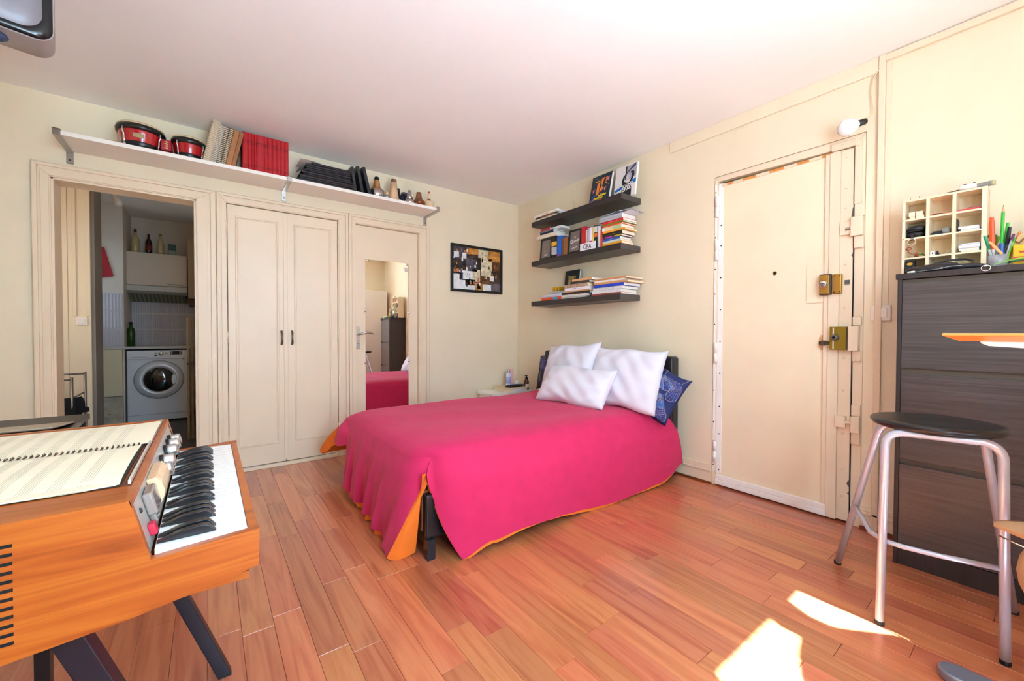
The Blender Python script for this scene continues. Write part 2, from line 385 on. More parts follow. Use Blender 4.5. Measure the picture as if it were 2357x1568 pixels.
# ================================================================ BACK WALL
# ---- built-in closet
cl = thing('built_in_closet', 'tall cream built-in closet with two panelled doors, left of the mirror door', 'closet', (-2.323, 0, .03))
def rect_ring(x0, x1, z0, z1, w_, y0, y1):
    b = MB()
    for (a0, a1, c0, c1) in ((x0, x1, z0, z0+w_), (x0, x1, z1-w_, z1), (x0, x0+w_, z0+w_, z1-w_), (x1-w_, x1, z0+w_, z1-w_)): b.box(a0, a1, y0, y1, c0, c1)
    return b
def closet_door(x0, x1, px0, px1, hx, hinge_x):
    d = MB().box(x0, x1, -.004, .03, .032, 2.003).build('door', cream2, cl, bev=.003)
    rect_ring(px0, px1, .184, 1.924, .012, -.011, -.003).build('panel_moulding', cream2, d, bev=.003)
    rect_ring(px0+.012, px1-.012, .196, 1.912, .008, -.007, -.003).build('panel_bead', cream2, d, bev=.002)
    h = MB(); h.tube([(hx, -.004, 1.066), (hx, -.03, 1.055), (hx, -.034, 1.015), (hx, -.03, .972), (hx, -.004, .962)], [.006, .0075, .005, .0075, .006], 10)
    h.lathe([(.009, 0), (.009, .004)], (hx, -.004, 1.064), (0, -1, 0), 12).lathe([(.009, 0), (.009, .004)], (hx, -.004, .964), (0, -1, 0), 12)
    h.build('handle', M('pewter', '#8c7b6b', .35, .9), d, smooth=True)
    for zc in (1.835, 1.02, .25):
        g = MB(); g.tube([(hinge_x, -.012, zc-.035), (hinge_x, -.012, zc+.035)], .007, 10); g.lathe([(.009, 0), (.004, .008)], (hinge_x, -.012, zc+.035), (0, 0, 1), 10).lathe([(.009, 0), (.004, .008)], (hinge_x, -.012, zc-.035), (0, 0, -1), 10)
        g.build('hinge', cream2, d, smooth=True)
    return d
closet_door(-2.706, -2.334, -2.658, -2.377, -2.360, -2.712)
d2 = closet_door(-2.329, -1.940, -2.269, -1.989, -2.286, -1.934)
MB().box(-2.345, -2.315, -.010, -.003, .05, 2.0).build('meeting_strip', cream2, d2, bev=.003)
MB().box(-2.70, -1.945, .10, .12, .03, 2.0).build('back_panel', dark_hole, cl)
# ---- inner door with the mirror
dd = thing('door_2', None, None, (-1.5, .02, 0)); dd['kind'] = 'structure'
MB().box(-1.787, -1.204, .022, .06, .005, 2.005).build('door_leaf', cream2, dd, bev=.002)
hp = MB(); o = []
for i in range(9): o.append((-1.767+.017*math.cos(PI*i/8), 1.095+.017*math.sin(PI*i/8)))
for i in range(9): o.append((-1.767+.017*math.cos(PI+PI*i/8), .925+.017*math.sin(PI+PI*i/8)))
hp.prism(o, 1, .014, .022); hpo = hp.build('handle_plate', M('satin_nickel', '#b9b2a6', .3, .9), dd, bev=.002)
lv = MB().tube([(-1.767, .016, 1.045), (-1.767, -.02, 1.045), (-1.755, -.036, 1.047), (-1.72, -.042, 1.056), (-1.68, -.04, 1.056), (-1.648, -.036, 1.046)], [.010, .009, .009, .0085, .007, .004], 10)
lv.build('lever', MATS['satin_nickel'], hpo, smooth=True)
for z in (.967, .935): MB().lathe([(.009, 0), (.009, .008), (.005, .012)], (-1.767, .014, z), (0, -1, 0), 12).build('lock_knob', chrome, hpo, smooth=True)
mi = thing('wall_mirror', 'tall frameless mirror held by small round clips on the inner door', 'mirror', (-1.5, .02, .36))
mm = bpy.data.materials.new('mirror_silver'); mm.use_nodes = True; MATS['mirror_silver'] = mm
q = mm.node_tree.nodes['Principled BSDF']; q.inputs['Base Color'].default_value = (.93, .93, .89, 1); q.inputs['Metallic'].default_value = 1; q.inputs['Roughness'].default_value = .0
MB().box(-1.701, -1.299, .0165, .0215, .36, 1.712).build('mirror_glass', mm, mi)
for x, z in ((-1.676, 1.705), (-1.318, 1.702), (-1.703, 1.25), (-1.297, 1.25), (-1.703, .79), (-1.297, .79)):
    MB().lathe([(.0105, 0), (.0105, .003), (.007, .006), (.003, .007)], (x, .0165, z), (0, -1, 0), 14).build('mirror_clip', chrome, mi, smooth=True)
# ---- framed photo collage
pf = thing('picture_frame', 'thin black frame holding a collage of brown concert photographs', 'picture', (-.545, 0, 1.72))
rect_ring(-.862, -.228, 1.482, 1.966, .026, -.024, -.001).build('frame', M('black_lacquer', '#1b1a18', .35), pf, bev=.002)
coll = [M('print_dark', '#2b201c', .3, var=.6, vscale=30), M('print_brown', '#6a3d1c', .3, var=.7, vscale=26), M('print_amber', '#c98a3c', .3, var=.5, vscale=24), M('print_cream', '#e6d6b4', .3, var=.35, vscale=28),
        M('print_white', '#eef0f2', .3, var=.12, vscale=26), M('print_black', '#141417', .3), M('print_skin', '#b9764a', .3, var=.4, vscale=40), M('print_grey', '#5a5560', .3, var=.5, vscale=30)]
pr = MB(); X0, X1, Z0, Z1 = -.836, -.254, 1.508, 1.94; Wp, Hp = X1-X0, Z1-Z0
pr.box(X0, X1, -.007, -.002, Z0, Z1, 0)
def cell(u0, u1, v0, v1, mi_, lift=.0004):
    y = -.007-lift; pr.add([(X0+u0*Wp, y, Z0+v0*Hp), (X0+u1*Wp, y, Z0+v0*Hp), (X0+u1*Wp, y, Z0+v1*Hp), (X0+u0*Wp, y, Z0+v1*Hp)], [(0, 1, 2, 3)], mi_)
for c_ in ((0,.28,.72,1,7),(.28,.52,.86,1,2),(.52,.74,.8,1,3),(.74,1,.74,1,2),(0,.26,.48,.72,0),(.26,.5,.45,.74,7),(.5,.58,.5,.8,0),(.58,.82,.36,.8,3),(.82,1,.5,.74,1),(0,.13,.36,.5,6),(.13,.4,.22,.45,4),(.4,.56,.2,.5,3),(.56,.8,.16,.36,1),(.8,1,.2,.5,0),
           (0,.2,0,.4,4),(.2,.46,0,.24,4),(.25,.45,.11,.25,2),(.46,.62,0,.18,2),(.62,.8,0,.16,4),(.8,1,0,.2,7),(.5,.575,.035,.2,5),(.515,.56,.06,.13,4)): cell(*c_)
rc = random.Random(5)
for i in range(46):      # small figures in the photographs
    u, v = rc.random()*.95, rc.random()*.93; s = .012+rc.random()*.022; h = .03+rc.random()*.07
    k = rc.choice([3, 4, 4, 6, 0, 5, 2]); cell(u, min(1, u+s), v, min(1, v+h), k, .0007+.0001*(i % 5))
    cell(u+s*.2, min(1, u+s*.8), v+h, min(1, v+h+s*1.2), 6, .0008)
for (u, v, w_) in ((.02, .75, .10), (.19, .74, .08), (.77, .25, .09)):    # white jackets
    cell(u, u+w_, v, v+.13, 4, .0014); cell(u+w_*.45, u+w_*.85, v+.13, v+.21, 6, .0014); cell(u+w_*.42, u+w_*.88, v+.2, v+.235, 5, .0015)
pr.build('photo_print', coll, pf)
MB().box(-.838, -.252, -.0125, -.0115, 1.506, 1.942).build('pane', glass_sheet('picture_glass', (1, 1, 1), .04), pf)
# ---- long white shelf above the doors
ws = thing('wall_shelf', 'long white shelf on steel brackets above the closet and doorways', 'shelf', (-2.32, 0, 2.17))
MB().box(-3.484, -1.153, -.282, -.003, 2.172, 2.197).build('shelf_board', white_lam, ws, bev=.0015)
def bracket(x0, x1):
    b = MB(); b.box(x0, x1, -.286, -.001, 2.166, 2.172).box(x0, x1, -.292, -.284, 2.166, 2.203).box(x0, x1, -.292, -.27, 2.1975, 2.203)
    b.box(x0, x1, -.007, -.001, 2.095, 2.172)
    bo = b.build('bracket', steel, ws, bev=.0012)
    for z in (2.118,): MB().lathe([(.006, 0), (.004, .003)], ((x0+x1)/2, -.007, z), (0, -1, 0), 10).build('screw', M('screw', '#5d5750', .4, .8), bo)
bracket(-3.516, -3.484); bracket(-2.352, -2.322); bracket(-1.153, -1.121)
ZS = 2.1975
# bongos
bg_ = thing('bongo_drums', 'pair of red bongo drums with black rims on the white shelf', 'bongos', (-3.04, -.15, ZS))
redl = M('red_lacquer', '#b5101a', .18, coat=.6); blk = M('black_hardware', '#141416', .3); skin = M('drum_skin', '#d9c39a', .6, var=.06, vscale=14)
def bongo(cx, cy, R, h, tilt):
    z = ZS+.018
    s_ = MB().lathe([(R*.74, 0), (R*.80, h*.2), (R*.88, h*.55), (R*.93, h*.82), (R*.95, h)], (cx, cy, z), n=32).build('shell', redl, bg_, smooth=True)
    MB().lathe([(R*.70, -.018), (R*.78, -.018), (R*.79, .012), (R*.83, .02), (R*.80, .028), (R*.72, .028)], (cx, cy, z), n=32).build('bottom_ring', blk, bg_, smooth=True)
    zt = z+h
    MB().lathe([(R*.93, -.012), (R*1.02, -.010), (R*1.04, .008), (R*1.0, .022), (R*.97, .022)], (cx, cy, zt), n=32).build('rim', blk, bg_, smooth=True)
    MB().lathe([(R*.99, .012), (R*.985, .028), (R*.93, .036), (0, .037)], (cx, cy, zt), n=32).build('drum_head', skin, bg_, smooth=True)
    for k in range(4):
        a = PI*(1.25+.5*k)+.12; ca, sa = math.cos(a), math.sin(a)
        p = [(cx+ca*R*1.03, cy+sa*R*1.03, zt-.004), (cx+ca*R*1.06, cy+sa*R*1.06, zt-.03), (cx+ca*R*.98, cy+sa*R*.98, zt-h*.45), (cx+ca*R*.97, cy+sa*R*.97, z+.03), (cx+ca*R*.92, cy+sa*R*.92, z-.004)]
        MB().tube(p, .0048, 8).lathe([(.009, -.014), (.009, .01)], p[-1], n=6).build('lug', chrome, bg_, smooth=True)
    return s_
s1 = bongo(-3.157, -.15, .118, .105, 0); bongo(-2.918, -.15, .092, .098, 0)
MB().box(-3.185, -3.135, -.2585, -.2545, ZS+.062, ZS+.088).build('badge', M('badge_gold', '#c9b88a', .3, .8), bg_, bev=.004)
bb_ = MB().box(-3.06, -3.005, -.225, -.075, ZS+.028, ZS+.098).build('centre_block', M('red_paint', '#a00f2a', .3), bg_, bev=.006)
fl_ = MB()
for k in range(4): fl_.prism([(-3.045+.004*(k % 2), ZS+.042+.013*k), (-3.02, ZS+.038+.013*k), (-3.028, ZS+.05+.013*k)], 1, -.2262, -.2252)
fl_.build('gold_motif', M('gold_print', '#d8b56a', .4), bb_)
# leaning notebooks
def leaning(label, x0, t, h, ang, cover, pages, coil, grp, depth=.21, name='notebook', cat='notebook'):
    t_ = thing(name, label, cat, (x0, -.155, ZS), grp, (0, ang, 0))
    MB().box(0, t*.1, -depth/2, depth/2, 0, h).box(t*.9, t, -depth/2, depth/2, 0, h).build('cover', cover, t_, off=False, bev=.001)
    MB().box(t*.1, t*.9, -depth/2+.006, depth/2-.004, .003, h-.003).build('pages', pages, t_, off=False)
    if coil:
        c = MB(); n = int(h/.0125)
        for k in range(n):
            z = .008+k*(h-.016)/(n-1); r = t*.5+.003
            c.tube([(t/2+r*math.cos(a_), -depth/2+.004+r*.8*math.sin(a_), z) for a_ in [PI*.05+PI*2*j/9 for j in range(9)]], .0026, 5, closed=True)
        c.build('spiral_binding', M('coil_'+coil, coil, .4), t_, off=False, smooth=True)
    else:
        MB().box(-.0005, t+.0005, -depth/2-.002, -depth/2+.002, 0, h).build('spine', cover, t_, off=False, bev=.002)
    return t_
A_ = .205
leaning('thick cream spiral notebook leaning against the others, nearest the drums', -2.845, .040, .298, A_, paper2, paper2, '#cbbba0', 'notebooks leaning on the white shelf')
leaning('white spiral notebook with pale grey coil, second from the bongos', -2.803, .028, .275, A_, paper, paper2, '#a9a49c', 'notebooks leaning on the white shelf')
leaning('cream notebook with dark coil, middle of the leaning notebooks', -2.772, .022, .272, A_, paper2, paper2, '#3a332c', 'notebooks leaning on the white shelf')
leaning('yellowish spiral notebook leaning beside the brown ones', -2.748, .024, .270, A_, M('cover_ochre', '#d8b077', .6), paper2, '#6b5a44', 'notebooks leaning on the white shelf')
leaning('brown leather-like notebook leaning beside the yellowish spiral one', -2.721, .030, .262, A_, M('cover_tan', '#a9713f', .55, var=.12), paper2, None, 'notebooks leaning on the white shelf')
leaning('dull brown folder with a dark elastic, next to the row of red books', -2.688, .022, .256, A_, M('cover_brown', '#9a6238', .6, var=.1), paper2, None, 'notebooks leaning on the white shelf')
# red volumes
redb = M('red_cloth', '#b3161f', .5, var=.08, vscale=30, bump=.05, bscale=300)
xs_ = -2.622; proto = None; wid = [.030, .019, .015, .013, .042, .021, .026, .025, .024, .023, .023]
tot = sum(wid); sc_ = (.285-.0008*11)/tot
ORD = ['first', 'second', 'third', 'fourth', 'fifth and widest', 'sixth', 'seventh', 'eighth', 'ninth', 'tenth', 'eleventh and last']
for i, w0 in enumerate(wid):
    w_ = w0*sc_
    t_ = thing('book', '%s red clothbound volume from the left in the row on the white shelf' % ORD[i], 'book', (xs_, -.15, ZS), 'red volumes on the white shelf')
    h = .262
    b = MB(); b.box(0, w_*.08, -.1, .095, 0, h).box(w_*.92, w_, -.1, .095, 0, h)
    b.grid(lambda u, v: (u*w_, -.1-.005*math.sin(PI*u), v*h), 6, 1).build('cover', redb, t_, off=False)
    r = MB()
    for z in (.035, .19, .205): r.box(w_*.04, w_*.96, -.1062, -.1015, z, z+.0025)
    r.build('spine_band', M('red_band', '#6f0b12', .5), t_, off=False)
    MB().box(w_*.08, w_*.92, -.097, .09, .003, h-.003).build('pages', paper2, t_, off=False)
    xs_ += w_+.0008
# black folders lying in a pile
bf = M('folder_black', '#1d1f22', .42, var=.15, vscale=6)
z = ZS; rf = random.Random(11)
th = [.020, .014, .018, .013, .017, .012, .015, .014, .016, .016]
for i, t0 in enumerate(th):
    x0 = -2.285+.012*i*(.6+.5*rf.random())+(.01 if i % 2 else 0); x1 = -1.868-.004*i-.012*rf.random()
    t_ = thing('folder', 'black document folder in the flat pile beside the red books, %s from the bottom' % ('lowest', 'second', 'third', 'fourth', 'fifth', 'sixth', 'seventh', 'eighth', 'ninth', 'tenth')[i], 'folder', ((x0+x1)/2, -.15, z), 'black folders piled on the white shelf', (0, 0, rf.uniform(-.03, .03)))
    L = (x1-x0)/2
    MB().box(-L, L, -.115, .11, 0, .0016).box(-L, L, -.115, .11, t0-.0026, t0-.001).grid(lambda u, v: (-L+2*L*u, -.115-.004*math.sin(PI*v), (t0-.001)*v), 1, 5).build('cover', bf, t_, off=False)
    MB().box(-L+.006, L-.004, -.108, .105, .0018, t0-.003).build('papers', paper if i in (0, 3, 8) else M('papers_grey', '#4a4843', .8), t_, off=False)
    z += t0
zt = z
t_ = thing('paper_sheets', 'loose white sheets sticking out on top of the black folder pile', 'papers', (-2.20, -.15, zt))
MB().grid(lambda u, v: (-.06+.16*u, -.11+.2*v, .001+.012*math.sin(PI*u)*(.5+.5*v)+.01*(1-u)), 8, 4).grid(lambda u, v: (-.07+.1*u, -.10+.15*v, -.004-.05*(1-u)**2), 8, 3).build('sheet', paper, t_, off=False, smooth=True)
for i, (x0, h, t0, an) in enumerate(((-1.832, .195, .022, -.13), (-1.80, .212, .024, -.19), (-1.768, .218, .026, -.24))):
    t_ = thing('binder', ('black binder standing at the end of the folder pile, innermost of three', 'black binder leaning between two others beside the folder pile', 'black binder leaning outermost, beside the trumpet mutes')[i], 'binder', (x0-.03+.026*i, -.15, ZS), 'black binders leaning on the folder pile', (0, an, 0))
    MB().box(-t0/2, -t0/2+.002, -.115, .11, 0, h).box(t0/2-.002, t0/2, -.115, .11, 0, h).box(-t0/2, t0/2, -.117, -.114, 0, h).build('cover', bf, t_, off=False, bev=.001)
    MB().box(-t0/2+.003, t0/2-.003, -.112, .105, .003, h-.003).build('papers', paper, t_, off=False)
    MB().box(-t0/4, t0/4, -.1178, -.117, h*.45, h*.8).build('label_strip', M('label_black', '#33363a', .3), t_, off=False)
# trumpet mutes and odds
cork = M('cork', '#8a5a3c', .8, var=.2, vscale=90); tanw = M('mute_tan', '#d9b48c', .5); alum = M('spun_aluminium', '#c9c9cc', .25, 1.0); copper = M('copper_brown', '#7d4a26', .28, .35)
redp = M('red_plastic', '#c01f2c', .4); ltan = M('mute_cream', '#e6c9a0', .5); goldm = M('brass', '#b08a3a', .35, .9); navyv = M('navy_velvet', '#1c1834', .8)
def mute(label, x, y, parts, tilt=0, name='trumpet_mute'):
    t_ = thing(name, label, 'mute', (x, y, ZS), 'trumpet mutes on the white shelf', (0, tilt, 0))
    for nm, prof, mt in parts: MB().lathe(prof, (0, 0, 0), n=22).build(nm, mt, t_, off=False, smooth=True)
    return t_
mute('mute with wide silver cup, wooden cone and black tip', -1.665, -.19, [('cup', [(.052, 0), (.060, .004), (.062, .068), (.058, .070)], alum), ('cone', [(.056, .066), (.04, .09), (.022, .095), (.030, .097), (.022, .15), (.018, .165)], M('mute_wood', '#a9743a', .4)), ('tip', [(.02, .155), (.021, .16), (.0175, .182), (.013, .185)], blackr)])
mute('tall tan cone mute with red base and brown cork top', -1.520, -.20, [('base', [(.047, 0), (.048, .002), (.047, .010)], redp), ('cone', [(.046, .010), (.034, .09), (.025, .165)], tanw), ('cork_top', [(.0255, .158), (.0225, .192), (.018, .194)], cork)])
mute('slim silver cone mute in front of a dark velvet pouch', -1.381, -.21, [('bell', [(.036, 0), (.046, .008), (.045, .028), (.034, .042)], alum), ('cone', [(.034, .040), (.022, .08), (.015, .124), (.011, .126)], alum)])
mute('brown copper bulb-shaped mute between the silver cone and the cream cup', -1.287, -.20, [('bulb', [(.028, 0), (.045, .012), (.056, .030), (.055, .046), (.036, .066)], copper), ('neck', [(.036, .064), (.028, .082), (.026, .088), (.021, .128), (.016, .13)], cork)])
mute('cream cup mute with narrow neck and red tip at the shelf end', -1.187, -.20, [('base', [(.034, 0), (.035, .004)], redp), ('cup', [(.034, .004), (.042, .03), (.050, .052), (.050, .062), (.044, .062)], ltan), ('collar', [(.014, .062), (.016, .064), (.016, .085), (.014, .086)], M('cork_dark', '#6a4030', .8)), ('neck', [(.0135, .086), (.011, .14)], ltan), ('tip', [(.0105, .138), (.009, .157), (.006, .158)], redp)])
t_ = mute('dark mute with long black stem and white ribbed cup behind the tan cone', -1.452, -.12, [('cup', [(.034, 0), (.036, .004), (.036, .048), (.03, .05)], white_paint), ('stem', [(.034, .05), (.022, .08), (.017, .15), (.012, .152)], blackp)])
mute('small brass mute standing behind the wide silver cup', -1.715, -.09, [('tube', [(.018, 0), (.022, .02), (.020, .125), (.014, .128)], goldm), ('tip', [(.014, .126), (.012, .14), (.006, .142)], redp)])
mute('tiny silver ball mute lying in front of the shelf edge', -1.588, -.22, [('ball', [(.008, 0), (.022, .008), (.026, .022), (.02, .036), (.008, .044)], alum), ('stopper', [(.008, .042), (.013, .05), (.014, .066)], tanw)])
mute('short dark stub mute between the copper bulb and cream cup', -1.232, -.13, [('stub', [(.017, 0), (.018, .004), (.015, .085), (.012, .088)], cork), ('top', [(.015, .08), (.013, .092)], blackr)])
t_ = thing('velvet_pouch', 'dark navy velvet pouch slumped behind the slim silver mute', 'pouch', (-1.385, -.10, ZS))
MB().lathe([(.05, 0), (.062, .012), (.060, .05), (.045, .09), (.026, .118), (.030, .128), (.018, .134)], (0, 0, 0), n=18).build('bag', navyv, t_, off=False, smooth=True)
MB().tube([(.027*math.cos(k*PI/8), .027*math.sin(k*PI/8), .119) for k in range(16)], .003, 6, closed=True).build('drawstring', M('string_grey', '#8b86a0', .6), t_, off=False, smooth=True)
# ================================================================ RIGHT WALL: SHELVES AND BOOKS
bs = M('black_brown_shelf', '#2e2928', .35, var=.12, vscale=10, stretch=(1, 1, 14))
SH = {}
for nm, zb, ztp, lab in (('a', 2.104, 2.150, 'black floating shelf, topmost of three, just under the ceiling'), ('b', 1.716, 1.763, 'black floating shelf crowded with books, middle of three'), ('c', 1.322, 1.368, 'black floating shelf with flat piles of notebooks, lowest of three')):
    t_ = thing('floating_shelf', lab, 'shelf', (0, -1.09, zb), 'black floating shelves')
    MB().box(-.25, -.001, -1.636, -.546, zb, ztp).build('shelf_board', bs, t_, bev=.0015)
    MB().box(-.2495, -.002, -1.6375, -1.636, zb+.001, ztp-.001).build('end_cap', M('shelf_edge', '#4a4543', .4), t_)
    SH[nm] = ztp+.0005
CV = {}
def cov(c, r=.45):
    k = 'cover_'+c.strip('#')
    return M(k, c, r, var=.04, vscale=40)
pg = M('book_pages', '#efe3cd', .8, var=.06, vscale=200, stretch=(1, 1, 20)); pgw = M('book_pages_white', '#f3efe8', .8, var=.05, vscale=200, stretch=(1, 1, 20))
LINE = {}
def lying(label, y0, y1, z, t, col, depth=.16, x=-.232, pages=pg, rot=0., grp=None, name='book', cat='book', words=None, wcol='#f4f0e6', bands=()):
    """a book lying flat, spine towards the room; y0 (left) > y1 (right)"""
    L = abs(y1-y0)/2; t_ = thing(name, label, cat, (x+depth/2, (y0+y1)/2, z), grp, (0, 0, rot)); d = depth/2
    c = MB(); c.box(-d, d, -L, L, 0, .0018).box(-d, d, -L, L, t-.0018, t)
    c.grid(lambda u, v: (-d-.0022*math.sin(PI*v), L-2*L*u, t*v), 1, 5).build('cover', cov(col), t_, off=False)
    MB().box(-d+.001, d-.003, -L+.003, L-.003, .0018, t-.0018).build('pages', pages, t_, off=False)
    if words:
        text('lettering', words, min(t*.62, .018), M('ink_'+wcol.strip('#'), wcol, .5), t_, frame_mtx((-d-.0028, 0, t*.5), (0, -1, 0), (-1, 0, 0)))
    for (u0, u1, bc) in bands:
        MB().box(-d-.0030, -d-.0005, L-2*L*u1, L-2*L*u0, t*.12, t*.88).build('spine_label', cov(bc), t_, off=False)
    return z+t+.0004
def spiralpad(label, y0, y1, z, t, col, coil, depth=.2, x=-.232, pages=paper, grp=None, rot=0., words=None):
    L = abs(y1-y0)/2; t_ = thing('notebook', label, 'notebook', (x+depth/2, (y0+y1)/2, z), grp, (0, 0, rot)); d = depth/2
    MB().box(-d, d, -L, L, 0, .001).box(-d, d, -L, L, t-.001, t).build('cover', cov(col), t_, off=False)
    MB().box(-d+.004, d-.002, -L+.002, L-.002, .001, t-.001).build('pages', pages, t_, off=False)
    c = MB(); n = int(2*L/.0135); r = t*.5+.002
    for k in range(n):
        y = -L+.008+k*(2*L-.016)/(n-1)
        c.tube([(-d+.003+r*.8*math.cos(a_), y, t/2+r*math.sin(a_)) for a_ in [2*PI*j/8 for j in range(8)]], .0017, 5, closed=True)
    c.build('spiral_binding', M('coil_'+coil, coil, .4), t_, off=False, smooth=True)
    if words: text('lettering', words, .008, M('ink_e0b23a', '#e0b23a', .5), t_, frame_mtx((-d-.004, 0, t*.5), (0, -1, 0), (-1, 0, 0)))
    return z+t+.0004
def standing(label, y0, y1, z, h, col, depth=.15, x=-.225, pages=pgw, grp=None, lean=0., words=None, wcol='#f4f0e6', bands=(), name='book', cat='book', wsize=None):
    t = abs(y1-y0); t_ = thing(name, label, cat, (x, (y0+y1)/2, z), grp, (lean, 0, 0))
    c = MB(); c.box(0, depth, -t/2, -t/2+.0018, 0, h).box(0, depth, t/2-.0018, t/2, 0, h)
    c.grid(lambda u, v: (-.0025*math.sin(PI*u), t/2-t*u, h*v), 5, 1).build('cover', cov(col), t_, off=False)
    MB().box(.001, depth-.003, -t/2+.0018, t/2-.0018, .002, h-.003).build('pages', pages, t_, off=False)
    for (v0, v1, bc) in bands: MB().box(-.0034, .002, -t/2+.0006, t/2-.0006, h*v0, h*v1).build('spine_label', cov(bc), t_, off=False)
    if words: text('lettering', words, wsize or t*.5, M('ink_'+wcol.strip('#'), wcol, .5), t_, frame_mtx((-.0042, 0, h*.55), (0, 0, -1), (-1, 0, 0)))
    return t_
# --- top shelf
z = SH['a']
z = lying('pale cream book at the bottom of the little pile, top shelf left', -.60, -.885, z, .020, '#e6dcc6', .2, pages=pgw, grp='books on the top black shelf')
z = lying('slim dark book with orange spine between two pale books, top shelf', -.585, -.90, z, .018, '#2f2320', .2, grp='books on the top black shelf', bands=[(.25, .9, '#8c5630')])
z = lying('white book with faint grey lettering on top of the little pile, top shelf', -.57, -.895, z, .024, '#efebe2', .2, pages=pgw, grp='books on the top black shelf', words='l       Jarousse', wcol='#8b8880')
def faceout(name, label, cat, y0, y1, z, h, t, base_x, lean, col, pages=pgw, group=None):
    """book standing with its front cover to the room, leaning back"""
    W2 = abs(y1-y0)/2; t_ = thing(name, label, cat, (base_x, (y0+y1)/2, z), group, (0, lean, 0))
    MB().box(0, .002, -W2, W2, 0, h).box(t-.002, t, -W2, W2, 0, h).box(0, t, W2-.002, W2, 0, h).build('cover', cov(col), t_, off=False)
    MB().box(.002, t-.002, -W2+.002, W2-.003, .003, h-.003).build('pages', pages, t_, off=False)
    return t_, W2
jz, W2 = faceout('book', 'big dark-blue book with huge orange letters facing out on the top shelf', 'book', -1.228, -1.442, SH['a'], .268, .028, -.175, .22, '#1f2f3d')
def flat(parent, poly, mat, name, x=-.0008, t=.0006):
    """flat printed shape: polygon in (u right, v up) seen from the front of a face-out book"""
    return MB().prism([(-p[0], p[1]) for p in poly], 0, x-t, x).build(name, mat, parent, off=False)
og = M('ink_orange', '#f08a3c', .5); yl = M('ink_yellow', '#d9c21c', .5); pk = M('ink_pink', '#e27c8c', .5); bl = M('ink_blue', '#2f4fa0', .5)
def R_(cx, cy, w_, h): return [(cx-w_/2, cy-h/2), (cx+w_/2, cy-h/2), (cx+w_/2, cy+h/2), (cx-w_/2, cy+h/2)]
flat(jz, [(-.042, .085), (-.012, .09), (-.012, .18), (-.006, .205), (-.038, .195)], og, 'printed_letter')
flat(jz, [(-.006, .105), (.03, .125), (.03, .155), (.012, .148), (.032, .238), (.002, .225), (.004, .18), (.012, .182), (-.004, .13)], og, 'printed_letter')
text('lettering', 'E', .085, og, jz, frame_mtx((-.0012, -.058, .198), (0, -1, 0), (-1, 0, 0)), font_scale_x=.6)
for (cx, cy, w_) in ((-.01, .055, .10), (.03, .076, .085)): flat(jz, R_(cx, cy, w_, .017), yl, 'printed_band')
flat(jz, R_(-.04, .214, .05, .010), yl, 'printed_band')
text('lettering', 'AGE', .045, og, jz, frame_mtx((-.0012, .005, .022), (0, -1, 0), (-1, 0, 0)), font_scale_x=.9)
for (cx, cy) in ((-.07, .135), (.055, .13), (.077, .215), (-.083, .03)):
    flat(jz, [(cx-.008, cy-.018), (cx+.006, cy-.02), (cx+.004, cy), (cx+.014, cy+.014), (cx+.003, cy+.008), (cx, cy+.018), (cx-.006, cy+.006), (cx-.015, cy+.010)], pk, 'printed_figure')
flat(jz, [(-.095, .045), (-.06, .05), (-.045, .09), (-.06, .10)], bl, 'printed_figure')
st = MB(); rs = random.Random(4)
for k in range(22):
    cx, cy = rs.uniform(-.1, .1), rs.uniform(.02, .26); st.prism([(-p[0], p[1]) for p in R_(cx, cy, .004, .004)], 0, -.0012, -.0008)
st.build('printed_stars', M('ink_white', '#f4f1ea', .5), jz, off=False)
sa, W2 = faceout('book', 'grey art book with SOUND OF ART title leaning against the wall on the top shelf', 'book', -1.472, -1.682, SH['a'], .272, .020, -.145, .16, '#e3e1de')
flat(sa, [(-.095, .075), (-.105, .055), (.105, .10), (.105, .135), (-.105, .075)], M('ink_blue2', '#1f6fc0', .5), 'printed_band')
gy = M('ink_grey', '#a9a8b6', .5, var=.2, vscale=30); bk = M('ink_black', '#1c1a1d', .5)
flat(sa, [(.0, .135), (.10, .15), (.10, .262), (.0, .255)], gy, 'printed_photo')
flat(sa, [(-.005, .14), (.008, .14), (.008, .255), (-.005, .255)], bk, 'printed_stripe', x=-.0016)
flat(sa, [(-.03, .0), (.07, .0), (.065, .11), (.085, .165), (.078, .20), (.05, .205), (.045, .19), (.062, .185), (.058, .15), (.04, .11), (.015, .115), (-.012, .13), (-.005, .185), (-.02, .18), (-.035, .135), (-.025, .10)], bk, 'printed_figure', x=-.0016)
flat(sa, [(.0, .13), (.03, .135), (.04, .165), (.03, .182), (.008, .175)], M('ink_face', '#c9c4c8', .5), 'printed_face', x=-.002)
flat(sa, [(-.01, .185), (-.004, .178), (.045, .215), (.085, .235), (.095, .258), (.085, .262), (.06, .245), (.03, .22)], M('ink_dgrey', '#4a4850', .5), 'printed_guitar', x=-.0022)
wt = M('ink_white', '#f4f1ea', .5)
text('lettering', 'SOUND', .036, wt, sa, frame_mtx((-.0034, -.028, .092), (0, -1, .18), (-1, 0, 0)), bold=.0012, font_scale_x=.82)
text('lettering', 'OF ART', .036, wt, sa, frame_mtx((-.0034, -.028, .062), (0, -1, .18), (-1, 0, 0)), bold=.0012, font_scale_x=.82)
